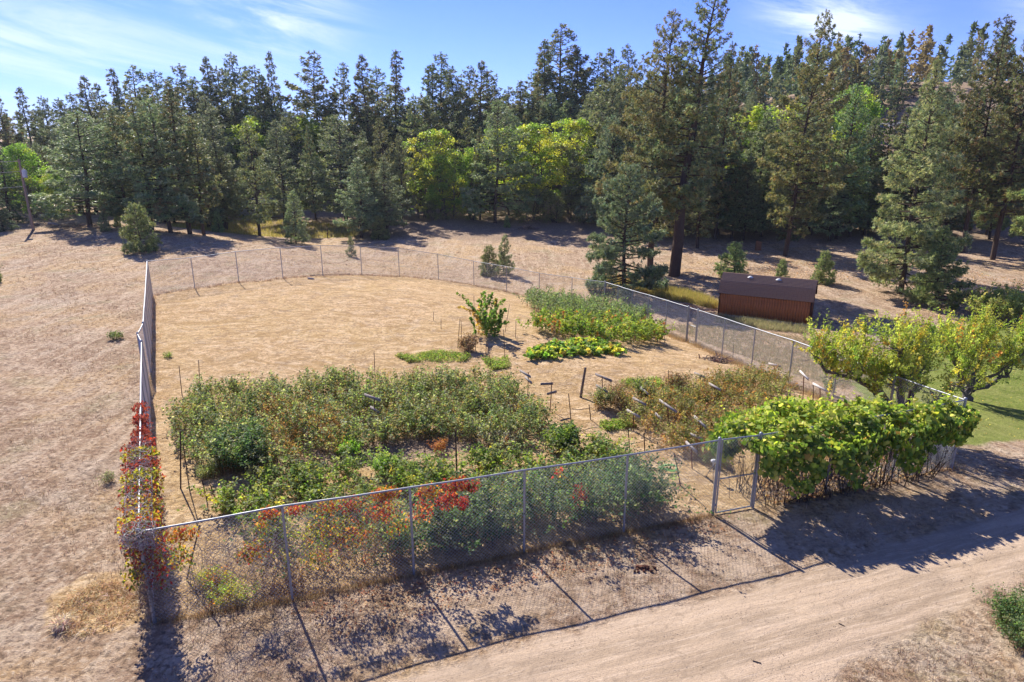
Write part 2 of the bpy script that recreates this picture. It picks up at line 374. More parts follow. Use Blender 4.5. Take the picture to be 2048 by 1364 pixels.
road_poly = np.concatenate([pxpoly([(560, 1420), (960, 1310), (1300, 1225), (1620, 1140), (1800, 1080), (2048, 1010), (2600, 880)]), pxpoly([(2600, 1000), (2048, 1150), (1900, 1230), (1700, 1330), (1500, 1500)])])
lawn_poly = pxpoly([(1500, 640), (1640, 745), (1720, 800), (1800, 860), (1905, 900), (2048, 885), (2500, 840), (2500, 690), (2048, 655), (1880, 640), (1740, 650)])
lawn_poly = pxpoly([(1700, 765), (1760, 840), (1905, 895), (2048, 880), (2500, 840), (2500, 690), (2048, 655), (1900, 650), (1800, 680)])
yel_polys = [pxpoly([(330, 452), (420, 440), (560, 440), (700, 452), (745, 462), (700, 476), (600, 478), (500, 470)]), pxpoly([(1210, 560), (1300, 570), (1400, 590), (1436, 606), (1430, 618), (1330, 596), (1220, 575)])]
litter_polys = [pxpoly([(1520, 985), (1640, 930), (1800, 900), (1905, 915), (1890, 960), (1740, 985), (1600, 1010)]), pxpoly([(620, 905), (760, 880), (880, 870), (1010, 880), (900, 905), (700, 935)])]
verge_poly = pxpoly([(600, 1225), (1050, 1120), (1430, 1045), (1560, 1020), (1900, 960), (2048, 930), (2048, 1010), (1620, 1140), (1300, 1225), (960, 1310), (560, 1420), (330, 1400), (360, 1300)])
straw_poly = pxpoly([(110, 1190), (170, 1150), (280, 1150), (300, 1200), (270, 1250), (150, 1270), (100, 1250)])
def zones(x, y):
    gard = 0.5 + sdist(gard_poly, x, y) / 0.8
    verge = 0.5 + sdist(verge_poly, x, y) / 1.0
    gard = np.maximum(gard, np.clip(0.5 + sdist(straw_poly, x, y) / 1.2, 0, 0.499))
    gard = np.where(gard == 0.499, 0.9, gard)
    road = 0.5 + sdist(road_poly, x, y) / 1.6
    road = np.maximum(road, np.clip(verge, 0, 1) * 0.50)
    lawn = 0.5 + sdist(lawn_poly, x, y) / 1.5
    yel = np.max([0.5 + sdist(p, x, y) / 2.5 for p in yel_polys], 0)
    lit = np.max([0.5 + sdist(p, x, y) / 0.9 for p in litter_polys], 0)
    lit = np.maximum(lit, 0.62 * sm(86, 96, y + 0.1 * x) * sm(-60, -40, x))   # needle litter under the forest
    return [np.clip(a, 0, 1) for a in (gard, road, lawn, yel, lit)]
def build_ground():
    def axis(fine_a, fine_b, step, lim_a, lim_b, gr=1.09):
        a = list(np.arange(fine_a, fine_b, step)); s = step; x = a[-1]
        while x < lim_b: s = min(s * gr, 120); x += s; a.append(x)
        s = step; x = a[0]; pre = []
        while x > lim_a: s = min(s * gr, 120); x -= s; pre.append(x)
        return np.array(pre[::-1] + a)
    X = axis(-20, 22, 0.27, -2500, 2500, 1.07); Y = axis(6, 46, 0.27, -2500, 3500, 1.05)
    xx, yy = np.meshgrid(X, Y); xx = xx.ravel(); yy = yy.ravel()
    zz = terr(xx, yy)
    near = (np.abs(xx) < 40) & (yy < 60)
    zz = zz + np.where(near, rng.normal(0, 0.006, len(zz)), 0)
    # bank dropping from the garden floor on the back right
    gard, road, lawn, yel, lit = zones(xx, yy); g_in = 0.5 + sdist(gard_poly, xx, yy)
    nx, ny = len(X), len(Y)
    i = (np.arange(ny - 1)[:, None] * nx + np.arange(nx - 1)[None]).ravel()
    F = np.stack([i, i + 1, i + 1 + nx, i + nx], 1)
    fz = lambda a: a[F].mean(1)
    cls = np.zeros(len(F), int); cls[fz(g_in) > 0.5] = 1; cls[fz(road) > 0.51] = 2; cls[fz(lawn) > 0.5] = 3
    mat = groundmat()
    for k, nm in enumerate(('ground', 'garden_ground', 'dirt_road', 'lawn')):
        f = F[cls == k]; u, inv = np.unique(f, return_inverse=True)
        g = G(); g.add(np.stack([xx, yy, zz], 1)[u], inv.reshape(-1, 4)); me = g.mesh(nm, mat, smooth=True)
        for an, arr in (('garden', gard), ('road', road), ('lawn', lawn), ('yellow', yel), ('litter', lit)):
            at_ = me.attributes.new(an, 'FLOAT', 'POINT'); at_.data.foreach_set('value', arr[u].astype(np.float32))
        tag(link(nm, me), kind='structure')
build_ground()

# ================================================================== FENCES
PITCHW = 0.105
def wire_panel(a, b, za, zb, ta, tb, name='wire_mesh', parent=None, pitch=PITCHW, r=0.0032, origin=None):
    """woven diamond wire between two posts, a b = xy, z* bottoms, t* tops"""
    o = np.zeros(3) if origin is None else np.asarray(origin)
    L = float(np.hypot(*(b - a))); H = (ta - za + tb - zb) / 2
    seg = []
    for sgn in (1, -1):
        c = np.arange(-H if sgn == 1 else 0, L if sgn == 1 else L + H, pitch) + pitch / 2
        if sgn == 1: s0 = np.maximum(c, 0); h0 = s0 - c; s1 = np.minimum(c + H, L); h1 = s1 - c
        else: s0 = np.minimum(c, L); h0 = c - s0; s1 = np.maximum(c - H, 0); h1 = c - s1
        ok = np.abs(s1 - s0) > 0.02
        seg.append(np.stack([s0[ok], h0[ok], s1[ok], h1[ok], np.full(ok.sum(), sgn * r)], 1))
    q = np.concatenate(seg); ab = (b - a) / L; nr = np.array([-ab[1], ab[0]])
    def pt(s, h, off):
        t = s / L; zz = (za + (zb - za) * t) + h / H * ((ta + (tb - ta) * t) - (za + (zb - za) * t))
        xy = a[None] + ab[None] * s[:, None] + nr[None] * off[:, None]
        return np.concatenate([xy, zz[:, None]], 1) - o
    A = pt(q[:, 0], q[:, 1], q[:, 4]); B = pt(q[:, 2], q[:, 3], q[:, 4])
    D = unit(B - A); U = np.array([nr[0], nr[1], 0.0])[None]; Wd = np.cross(D, U)
    rows = []
    for k in range(3):
        th = k * 2.0944; off = r * (math.cos(th) * U + math.sin(th) * Wd); rows += [A + off, B + off]
    V = np.stack(rows, 1); n = len(A); i = np.arange(n)[:, None] * 6
    F = np.concatenate([i + np.array([[0, 1, 3, 2]]), i + np.array([[2, 3, 5, 4]]), i + np.array([[4, 5, 1, 0]])])
    g = G(); g.add(V.reshape(-1, 3), F, (0.5, 0.5, 0.5)); return g.build(name, M_wire, parent)
def post_obj(p, top, r, parent, o, name='post', cap=True):
    g = G(); b = np.array([p[0], p[1], p[2] - 0.25]) - o; t = np.array([p[0], p[1], top]) - o
    g.tube([b, t], [r, r], 10, (0.5, 0.5, 0.5))
    if cap: g.tube([t, t + [0, 0, 0.012], t + [0, 0, 0.045], t + [0, 0, 0.06]], [r * 1.12, r * 1.15, r * 0.8, 0.004], 10)
    return g.build(name, M_galv, parent, smooth=False)
def rail_obj(a, b, parent, o, r=0.025, name='top_rail'):
    g = G(); m = (np.asarray(a) + b) / 2 - [0, 0, 0.012]; g.tube([np.asarray(a) - o, m - o, np.asarray(b) - o], r, 8); return g.build(name, M_galv, parent)
def fence(name, label, pts, thick=(), gaps=(), rr=0.025, pr=0.033, loops=None):
    """pts: (base xyz, top z)"""
    root = empty(name, Vector(pts[0][0]), 0, label, 'fence'); o = np.array(pts[0][0], float)
    for i, (p, t) in enumerate(pts):
        if i in thick: post_obj(p, t + 0.04, 0.05, root, o)
        elif i not in (-1,): post_obj(p, t - 0.03, pr, root, o, cap=False)
        if i + 1 < len(pts) and i not in gaps:
            q, u = pts[i + 1]
            rail_obj(np.array([p[0], p[1], t]), np.array([q[0], q[1], u]), root, o, rr)
            wire_panel(np.array(p[:2]), np.array(q[:2]), p[2] + 0.03, q[2] + 0.03, t - 0.02, u - 0.02, 'wire_mesh', root, origin=o)
    return root
def mkpts(l): return [(at(x, y), height_for(at(x, y), t) + at(x, y)[2]) for x, y, t in l]
FP = mkpts(FRONT); FP2 = mkpts(F2); BP = mkpts(BACKP); RP_ = mkpts(RIGHTP)
FP[0] = (FP[0][0], FP[0][0][2] + 2.44)
fence('chain_link_fence', 'long chain link fence along the dirt road with red creeper on its left part', FP, thick=(0, 5))
fence('chain_link_fence', 'short chain link fence run between near gate and right corner, under the bright grape vine', FP2, thick=(0, 3))
fence('chain_link_fence', 'far curved chain link fence at the back of the garden with thin dark posts', BP, thick=(0, 12), rr=0.021, pr=0.03)
fence('chain_link_fence', 'chain link fence down the right garden side, shining top rail before the shed', RP_, thick=(5, 6, 11), gaps=(5,), rr=0.027)
LP = []
corner = [np.array(p) for p in LEFTP]
for a, b, n in ((corner[0], corner[1], 6), (corner[1], corner[2], 1), (corner[2], corner[3], 1), (corner[3], corner[4], 7)):
    for k in range(n): q = a + (b - a) * k / n; LP.append((np.array([q[0], q[1], gz(*q)]), gz(*q) + 2.44))
q = corner[4]; LP.append((np.array([q[0], q[1], gz(*q)]), BP[0][1]))
LP = LP[1:]          # the near corner post belongs to the front fence
fence('chain_link_fence', 'chain link fence up the left garden side, seen end on, with a kink', LP, thick=(5, 6, 7), rr=0.03)
o0 = np.array(FP[0][0]); g_root = bpy.data.objects['chain_link_fence.003'] if 'chain_link_fence.003' in bpy.data.objects else None
# the first bay of the left side, from the near corner post
fence_left = [o for o in bpy.data.objects if o.get('label', '').startswith('chain link fence up the left')][0]
oL = np.array(LP[0][0], float); a0 = FP[0][0]; b0, tb0 = LP[0]
rail_obj(np.array([a0[0], a0[1], FP[0][1]]), np.array([b0[0], b0[1], tb0]), fence_left, oL, 0.03)
wire_panel(np.array(a0[:2]), np.array(b0[:2]), a0[2] + .03, b0[2] + .03, FP[0][1] - .02, tb0 - .02, 'wire_mesh', fence_left, origin=oL)
def gate(p, q, hp, hq, label, mid=0.47):
    a = np.array(p); b = np.array(q); d = unit(b - a); a2 = a + d * 0.10; b2 = b - d * 0.08
    root = empty('garden_gate', Vector(a), 0, label, 'gate'); o = a
    zb = 0.06; A0 = a2 + [0, 0, zb]; B0 = b2 + [0, 0, zb]; A1 = np.array([a2[0], a2[1], hp - 0.02]); B1 = np.array([b2[0], b2[1], hq - 0.02])
    g = G(); r = 0.024
    for u, v in ((A0, A1), (A1, B1), (B1, B0), (B0, A0)): g.tube([u - o, v - o], r, 8)
    g.build('gate_frame', M_galv, root)
    Am = A0 + (A1 - A0) * mid; Bm = B0 + (B1 - B0) * mid
    g = G(); g.tube([Am - o, Bm - o], r * 0.9, 8); g.build('cross_rail', M_galv, root)
    wire_panel(a2[:2], b2[:2], A0[2], B0[2], A1[2], B1[2], 'wire_mesh', root, origin=o)
    for t in (0.12, 0.85):
        c = A0 + (A1 - A0) * t; g = G(); g.tube([c - d * 0.11 - o, c - o], 0.016, 6); g.box(c - d * 0.05 - o, (0.04, 0.1, 0.05)); g.build('hinge', M_galv, root)
    c = B0 + (B1 - B0) * 0.5; g = G(); g.tube([c - o, c + d * 0.13 - o], 0.012, 6); g.box(c + d * 0.05 - o, (0.05, 0.03, 0.11)); g.build('latch', M_galv, root)
    return root
gate(FP[5][0], FP2[0][0], FP[5][1] + 0.02, FP2[0][1] + 0.02, 'closed chain link gate with mid rail in the near fence beside the dirt road')
gate(RP_[5][0], RP_[6][0], RP_[5][1], RP_[6][1], 'narrow chain link gate in the right hand fence in front of the shed', 0.5)
# ================================================================== SHED
M_siding = flat('stained_siding', (0.47, 0.155, 0.048), 0.7, 0.25, var=0.45, scale=5)
M_trim = flat('dark_trim', (0.075, 0.028, 0.014), 0.7, 0.25)
M_shingle = flat('asphalt_shingle', (0.30, 0.19, 0.13), 0.95, 0.1, var=0.3, scale=20)
M_white = flat('white_plastic', (0.55, 0.56, 0.56), 0.5, 0.4, var=0.1)
def shed():
    a = at(1437, 627); b = at(1617, 648); ex = unit((b - a)[:2]); ang = math.atan2(ex[1], ex[0]); L = float(np.linalg.norm((b - a)[:2])); Wd = 3.0
    z0 = min(a[2], b[2]) - 0.12
    hE = height_for(a, 583) + a[2] - z0
    hB = hE + 0.80; hR = hB + 0.52; off = 0.52; ov = 0.14
    root = empty('garden_shed', (a[0], a[1], z0), ang, 'brown wooden garden shed with purple brown barn roof beyond the right fence', 'shed')
    # long walls of grooved boards, local x along front, y away from camera
    n = int(round(L / 0.2)); bw = L / n
    g = G(); g.box(((bw - 0.012) / 2, 0, hE / 2), (bw - 0.012, 0.02, hE)); bm = g.mesh('board', M_siding)
    for side, y in (('f', -0.012), ('b', Wd + 0.012)):
        for i in range(n): o = link('board', bm, root); o.location = (i * bw + 0.006, y, 0); o.rotation_euler = (0, 0, 0)
    g = G(); g.box((L / 2, Wd / 2, hE / 2), (L - 0.02, Wd - 0.02, hE)); g.build('inner_wall', M_trim, root)
    prof = [(-ov, hE - 0.10), (off, hB), (Wd / 2, hR), (Wd - off, hB), (Wd + ov, hE - 0.10)]
    for x, s in ((0, -1), (L, 1)):
        g = G(); m = 15; w = Wd / m
        for i in range(m):
            y0, y1 = i * w + 0.006, (i + 1) * w - 0.006
            def hh(y):
                py = [p[0] for p in prof]; pz = [p[1] for p in prof]; return float(np.interp(y, py, pz)) - 0.04
            x0 = x + s * 0.012; V = [(x0, y0, 0), (x0, y1, 0), (x0, y1, hh(y1)), (x0, y0, hh(y0)), (x0 + s * 0.018, y0, 0), (x0 + s * 0.018, y1, 0), (x0 + s * 0.018, y1, hh(y1)), (x0 + s * 0.018, y0, hh(y0))]
            g.add(V, [[0, 1, 2, 3], [4, 7, 6, 5], [0, 3, 7, 4], [1, 5, 6, 2], [2, 6, 7, 3], [0, 4, 5, 1]])
        g.build('end_wall', M_siding, root)
    # double door on the right end, with trim
    g = G(); xd = L + 0.045
    g.box((xd, Wd / 2, 0.95), (0.03, 1.5, 1.8)); d = g.build('door', M_siding, root)
    g = G()
    for y in (Wd / 2 - 0.78, Wd / 2, Wd / 2 + 0.78): g.box((xd + 0.02, y, 0.95), (0.03, 0.08, 1.86))
    g.box((xd + 0.022, Wd / 2, 1.9), (0.03, 1.66, 0.09)); g.build('door_frame', M_trim, d)
    g = G()
    for x in (-0.02, L + 0.02):
        for y in (-0.03, Wd + 0.03): g.box((x, y, hE / 2), (0.09, 0.07, hE - 0.02))
    g.build('corner_trim', M_trim, root)
    # roof: lapped courses of shingles on four slopes
    for k in range(4):
        p, q = np.array(prof[k]), np.array(prof[k + 1]); up = q[1] > p[1]
        lo, hi = (p, q) if up else (q, p); sl = np.linalg.norm(hi - lo); d = (hi - lo) / sl; nrm = np.array([-d[1], d[0]]) if up else np.array([d[1], -d[0]])
        if nrm[1] < 0: nrm = -nrm
        g = G(); c0, c1 = lo, hi
        V = []
        for x in (-0.16, L + 0.16):
            for c in (c0, c1):
                for h in (-0.05, 0.0): V.append((x, *(c + nrm * h)))
        g.add(V, [[0, 1, 3, 2], [4, 6, 7, 5], [0, 4, 5, 1], [2, 3, 7, 6], [1, 5, 7, 3], [0, 2, 6, 4]]); r_ = g.build('roof_slope', M_trim, root)
        nc = max(3, int(sl / 0.14)); g = G(); rr = random.Random(k)
        for i in range(nc):
            s0, s1 = sl * i / nc, sl * (i + 1) / nc + 0.03
            x = -0.18 - rr.random() * 0.2
            while x < L + 0.18:
                w = 0.30; xa, xb = max(x, -0.18), min(x + w - 0.008, L + 0.18); x += w
                if xb - xa < 0.02: continue
                t0 = 0.016 + rr.random() * 0.004; A = c0 + d * (s0 - 0.01) ; B = c0 + d * min(s1, sl)
                v = []
                for xx_ in (xa, xb):
                    v += [(xx_, *(A + nrm * 0.003)), (xx_, *(A + nrm * t0)), (xx_, *(B + nrm * 0.003))]
                g.add(v, [[1, 4, 5, 2], [0, 3, 4, 1]]); g.add(v, [[0, 1, 2], [3, 5, 4]])
        tag(g.build('shingles', M_shingle, r_), kind='stuff')
    for x in (L * 0.30, L * 0.615):
        yv = (off + Wd / 2) / 2 + 0.12; zv = hB + (hR - hB) * (yv - off) / (Wd / 2 - off)
        g = G(); g.tube([(x, yv, zv - .02), (x, yv, zv + .06), (x, yv, zv + .10), (x, yv, zv + .13)], [0.17, 0.17, 0.12, 0.03], 12); g.box((x, yv, zv + 0.02), (0.42, 0.4, 0.02)); g.build('roof_vent', M_white, root)
shed()
# ================================================================== TREES
NEED = [(0.115, 0.150, 0.085), (0.085, 0.120, 0.072), (0.15, 0.165, 0.095), (0.06, 0.095, 0.06)]
def conifer(H, R0, cb, seed, cols, wts=None, br=0.42, tuft=0.26, per=12, dens=5.0, prof='pond', trunk=0.22, w=0.15, bark=(0.085, 0.062, 0.05), lean=0.0, up=0.15, droopy=0.0):
    g = np.random.default_rng(seed); wts = wts or [1] * len(cols)
    wd = G(); hz = np.linspace(0, H, 9); bx = lean * (hz / H) ** 1.5 + 0.12 * np.sin(hz * 0.5 + seed); by = 0.12 * np.cos(hz * 0.43 + seed); bx -= bx[0]; by -= by[0]
    wd.tube(np.stack([bx, by, hz], 1), 0.8 * trunk * (1 - hz / H) ** 1.0 + 0.02, 8, bark)
    Cs, Ds, Rs = [], [], []
    z = cb * H; a = g.uniform(0, 6)
    asym = g.uniform(0, 6.28)
    while z < H * 0.985:
        t = (z - cb * H) / (H * (1 - cb))
        if prof == 'pond': pr = (min(1, 0.55 + 2.0 * t) * (1 - t) ** 0.68)
        elif prof == 'cone': pr = min(1, 0.72 + 2.2 * t) * (1 - t) ** 0.85
        elif prof == 'spire': pr = min(1, 0.5 + 1.8 * t) * (1 - t) ** 0.75 * (0.8 + 0.25 * math.sin(z * 1.7))
        else: pr = min(1, 0.8 + 2 * t) * (1 - t) ** 0.6
        for _ in range(1):
            a += 2.4 + g.normal(0, 0.5)
            L = 1.12 * R0 * pr * g.uniform(0.55, 1.12) * (1 + 0.15 * math.cos(a - asym)) + 0.12 * t
            el = math.radians(-14 - 14 * droopy + (52 + 10 * droopy) * t + g.normal(0, 7))
            h = np.array([math.cos(a), math.sin(a), 0.0]); side = np.array([-h[1], h[0], 0.0]); nb = 6
            s = np.linspace(0, 1, nb)
            o = np.array([np.interp(z, hz, bx), np.interp(z, hz, by), z])
            P = o + (h * L * math.cos(el))[None] * s[:, None] + np.array([0, 0, 1])[None] * (L * (math.sin(el) * s + up * s ** 2.2))[:, None]
            if L > 0.5: wd.tube(P[::2] if L < 2 else P, np.linspace(0.02 + 0.016 * L, 0.007, nb)[::2] if L < 2 else np.linspace(0.02 + 0.016 * L, 0.007, nb), 4, bark, cap=False)
            n = max(6, int(2.3 * dens * L * (0.8 + 0.25 * L)))
            ss = 1 - np.abs(g.normal(0, 0.33, n)); ss = np.clip(ss, 0.22, 1.03)
            lat = g.normal(0, 1, n) * (0.10 + 0.34 * L * (1.12 - ss) * 0.8)
            base = np.stack([np.interp(ss, s, P[:, k]) for k in range(3)], 1)
            C = base + side[None] * lat[:, None] - h[None] * (np.abs(lat) * 0.25)[:, None]; C[:, 2] += g.normal(0, 0.07 + 0.035 * L, n) + np.abs(lat) * 0.12 + 0.05
            Cs.append(C); Ds.append(np.repeat((h * 0.7 + [0, 0, 0.55])[None], n, 0) + side[None] * (np.sign(lat) * 0.4)[:, None]); Rs.append(np.full(n, tuft) * (1.08 - 0.42 * t) * g.uniform(0.75, 1.25, n))
        z += br * 0.85 * g.uniform(0.35, 0.85) * (1.0 - 0.35 * t) * (H / 20) ** 0.5
    Cs.append(np.array([[bx[-1], by[-1], H - 0.15 + 0.1 * i] for i in range(4)])); Ds.append(np.repeat([[0, 0, 1.0]], 4, 0)); Rs.append(np.full(4, tuft * 0.55))
    C = np.concatenate(Cs); D = np.concatenate(Ds); Rr = np.concatenate(Rs)
    cl = G(); # branchwise colour drift
    col = palette(cols, wts, len(C), g, 0.16)
    needles(cl, C, D, Rr, col, per, w, g)
    return wd.mesh('trunk', M_bark), cl.mesh('crown', M_needle), len(C) * per * 2
def deciduous(H, R0, cb, seed, cols, wts, nclump=90, per=110, leaf=0.13, trunk=0.12, stems=1, bark=(0.16, 0.14, 0.11), clump=0.55, shape=OVAL, mat=None):
    g = np.random.default_rng(seed); wd = G(); cl = G(); C0 = []
    for s in range(stems):
        ox, oy = (g.normal(0, 0.35 * (stems > 1)), g.normal(0, 0.35 * (stems > 1))); hz = np.linspace(0, H * g.uniform(0.86, 0.96), 7)
        X = ox + g.normal(0, 0.1, 7).cumsum() * 0.5; Y = oy + g.normal(0, 0.1, 7).cumsum() * 0.5; X += ox * hz / H * 1.6; Y += oy * hz / H * 1.6
        wd.tube(np.stack([X, Y, hz], 1), trunk * (1 - hz / H * 0.93), 7, bark)
        m = nclump // stems
        for i in range(m):
            t = g.uniform(0, 1) ** 0.85; z = H * (cb + (1 - cb) * t); a = g.uniform(0, 6.283)
            r = R0 * math.sqrt(max(0.02, 1 - (abs(t - 0.38) / 0.64) ** 1.7)) * g.uniform(0.15, 1.1) ** 0.6 / (1 if stems == 1 else 1.3)
            bx, by = np.interp(z * 0.8, hz, X), np.interp(z * 0.8, hz, Y); c = np.array([bx + r * math.cos(a), by + r * math.sin(a), z])
            q = max(0.1, z - 0.55 * r - 0.3); st = np.array([np.interp(q, hz, X), np.interp(q, hz, Y), q])
            mid = (st + c) / 2 + [0, 0, 0.12 * r]
            wd.tube([st, mid, c], [0.014 + 0.011 * r, 0.012, 0.005], 4, bark, cap=False); C0.append(c)
    C0 = np.array(C0); n = len(C0) * per; cc = np.repeat(C0, per, 0)
    sz = clump * g.uniform(0.6, 1.3, (len(C0), 1)); off = rdir(n, g) * (g.uniform(0, 1, (n, 1)) ** 0.45) * np.repeat(sz, per, 0) * [1, 1, 0.8]
    cidx = g.choice(len(cols), len(C0), p=np.asarray(wts, float) / sum(wts)); base = np.asarray(cols)[np.repeat(cidx, per)]
    col = np.clip(base * (1 + g.normal(0, 0.2, (n, 1))) * (1 + g.normal(0, 0.05, (n, 3))), 0.004, 0.9)
    leaves(cl, cc + off, rdir(n, g) + [0, 0, -0.3], rdir(n, g) + [0, 0, 0.5], leaf * g.uniform(0.7, 1.25, n), col, QUAD if shape is None else shape)
    return wd.mesh('trunk', M_bark), cl.mesh('crown', mat or M_treeleaf), n
def place(name, meshes, loc, rz, sc, label, cat, group=None, tilt=0.0):
    root = empty(name, Vector((loc[0], loc[1], loc[2] - 0.05)), rz, label, cat, group)
    root.scale = (sc[0], sc[0], sc[1]); root.rotation_euler = (tilt, tilt * 0.5, rz)
    link('trunk', meshes[0], root); link('crown', meshes[1], root)
    return root
GREY = [(0.150, 0.178, 0.125), (0.105, 0.135, 0.095), (0.19, 0.21, 0.155), (0.075, 0.105, 0.075)]
OLIVE = [(0.165, 0.17, 0.085), (0.115, 0.13, 0.065), (0.21, 0.20, 0.105), (0.08, 0.10, 0.055)]
DARK = [(0.075, 0.098, 0.062), (0.05, 0.075, 0.05), (0.10, 0.12, 0.075), (0.13, 0.10, 0.06)]
BLUE = [(0.145, 0.20, 0.165), (0.105, 0.155, 0.13), (0.19, 0.24, 0.195), (0.07, 0.11, 0.085)]
FRESH = [(0.145, 0.18, 0.09), (0.11, 0.145, 0.075), (0.19, 0.215, 0.115), (0.07, 0.10, 0.055)]
V = {}
V['mid1'] = (15, conifer(15, 3.5, 0.12, 11, GREY, per=10, tuft=0.29, prof='cone', br=0.36, dens=5.6, w=0.16))
V['mid2'] = (16, conifer(16, 3.4, 0.12, 12, DARK + GREY[:2], [2, 2, 2, 2, 2, 2], per=10, tuft=0.29, prof='cone', br=0.36, dens=5.4, w=0.16))
V['mid3'] = (14, conifer(14, 3.0, 0.14, 13, OLIVE[:2] + GREY[:2], per=10, tuft=0.28, prof='pond', br=0.40, dens=5.0, w=0.16, lean=0.3))
V['mid4'] = (15, conifer(15, 3.9, 0.15, 14, GREY + FRESH[:1], per=10, tuft=0.30, prof='bush', br=0.42, dens=5.0, w=0.16, lean=-0.4))
V['mid5'] = (17, conifer(17, 3.1, 0.20, 15, OLIVE + DARK[:2], per=10, tuft=0.32, prof='pond', br=0.52, dens=4.6, w=0.16, lean=0.6))
V['sky1'] = (18, conifer(18, 2.9, 0.2, 21, DARK + GREY[:1], per=9, tuft=0.34, prof='spire', br=0.42, dens=5.0, w=0.18))
V['sky2'] = (18, conifer(18, 2.9, 0.12, 22, DARK + GREY[:1], per=9, tuft=0.34, prof='cone', br=0.36, dens=5.4, w=0.18))
V['sky3'] = (18, conifer(18, 3.6, 0.22, 23, DARK + OLIVE[:1], per=9, tuft=0.36, prof='pond', br=0.55, dens=4.6, w=0.18, lean=0.4))
V['sky4'] = (18, conifer(18, 3.3, 0.16, 24, GREY[1:] + DARK[:2], per=9, tuft=0.36, prof='bush', br=0.50, dens=4.6, w=0.18, lean=-0.5))
V['young1'] = (2.6, conifer(2.6, 1.05, 0.06, 31, FRESH, per=13, tuft=0.17, prof='bush', br=0.30, dens=15, trunk=0.045, w=0.10))
V['young2'] = (3.6, conifer(3.6, 1.15, 0.05, 32, GREY + FRESH[:1], per=13, tuft=0.18, prof='cone', br=0.32, dens=11, trunk=0.05, w=0.10))
V['spruce'] = (12, conifer(12, 2.6, 0.02, 41, [(0.055, 0.085, 0.055), (0.04, 0.065, 0.048), (0.075, 0.11, 0.07)], per=10, tuft=0.22, prof='cone', br=0.26, dens=5.5, w=0.14, up=-0.12, droopy=0.8))
YEL = [(0.24, 0.29, 0.065), (0.16, 0.24, 0.06), (0.34, 0.34, 0.075), (0.11, 0.17, 0.05)]
V['aspen1'] = (9, deciduous(9, 2.4, 0.12, 51, YEL, [3, 3, 1, 2], 84, 100, 0.17, 0.09, stems=3, shape=QUAD, clump=0.5))
V['aspen2'] = (9, deciduous(9, 2.9, 0.18, 52, YEL, [2, 2, 3, 1], 84, 100, 0.17, 0.10, stems=2, shape=QUAD, clump=0.55))
V['green1'] = (8, deciduous(8, 2.9, 0.12, 53, [(0.12, 0.19, 0.05), (0.17, 0.24, 0.06), (0.09, 0.14, 0.045), (0.26, 0.27, 0.07)], [3, 3, 2, 1], 110, 85, 0.17, 0.13, stems=2, shape=QUAD, clump=0.6))
V['willow'] = (3, deciduous(3, 2.0, 0.05, 54, [(0.15, 0.17, 0.10), (0.10, 0.13, 0.07), (0.22, 0.22, 0.14)], [3, 2, 1], 70, 70, 0.11, 0.05, stems=4, shape=QUAD, clump=0.45))
rt = random.Random(5)
CAT = {'mid': ('pine_tree', 'pine tree'), 'sky': ('pine_tree', 'pine tree'), 'you': ('young_pine', 'young pine'), 'spr': ('spruce_tree', 'spruce tree'), 'asp': ('aspen_tree', 'deciduous tree'), 'gre': ('broadleaf_tree', 'deciduous tree'), 'wil': ('shrub', 'shrub')}
def tree(v, p, h, label, wide=1.0, group=None):
    H, ms = V[v]; s = h / H; wide = wide * (1.25 if v[:3] in ('mid', 'sky') else 1.4 if v[:3] == 'asp' else 1.0); nm, cat = CAT[v[:3]]
    return place(nm, ms, p, rt.uniform(0, 6.28), (s * wide, s), label, cat, group)
def tb(v, bx, by, ty, label, wide=1.0, group=None):
    p = at(bx, by); return tree(v, p, height_for(p, ty), label, wide, group)
def ts(v, px, ty, Y, label, wide=1.0, group=None):
    r = ray(px, 300); x = r[0] / r[1] * Y; p = np.array([x, Y, gz(x, Y)]); return tree(v, p, height_for(p, ty), label, wide, group)
#---- the big pines on the right (own meshes)
def hero(bx, by, ty, R0, cb, seed, cols, label, wts=None, px_top=None, **kw):
    p = at(bx, by); h = height_for(p, ty)
    lean = 0.0
    ms = conifer(h, R0, cb, seed, cols, wts, lean=kw.pop('lean', 0.0), **kw)
    return place('pine_tree', ms, p, 0, (1, 1), label, 'pine tree')
hero(1348, 552, -45, 5.2, 0.24, 101, DARK + OLIVE[:2] + GREY[:1], 'tallest ponderosa pine with bare dark leaning trunk, left of the shed', lean=2.2, per=13, tuft=0.34, dens=3.6, br=0.34, trunk=0.74, w=0.13)
hero(1300, 536, 20, 5.9, 0.14, 102, OLIVE + GREY[:1], 'tall olive pine just behind the tallest one, its crown reaching left', lean=1.0, per=13, tuft=0.34, dens=3.6, br=0.36, trunk=0.42, w=0.13)
hero(1248, 588, 335, 4.3, 0.06, 103, GREY[:2] + GREY[3:] + BLUE[1:2] + DARK[:1], 'blue green pine with broad low drooping boughs by the back corner of the fence', per=14, tuft=0.30, dens=6.0, br=0.36, trunk=0.24, w=0.12, prof='bush')
hero(1218, 452, 235, 4.8, 0.08, 104, BLUE + GREY[:1], 'round topped blue grey pine to the left of the tallest pines', per=11, tuft=0.34, dens=4.2, br=0.40, trunk=0.25, w=0.15, prof='bush')
hero(1430, 478, 85, 4.2, 0.10, 105, DARK, 'dark narrow pine rising behind the tallest pine on its right side', per=10, tuft=0.36, dens=4.0, br=0.42, trunk=0.3, w=0.16)
hero(1570, 512, 22, 5.6, 0.14, 106, OLIVE + GREY[:1], 'tall olive green pine with open spire top, behind the shed', lean=1.2, per=13, tuft=0.34, dens=4.0, br=0.38, trunk=0.33, w=0.14)
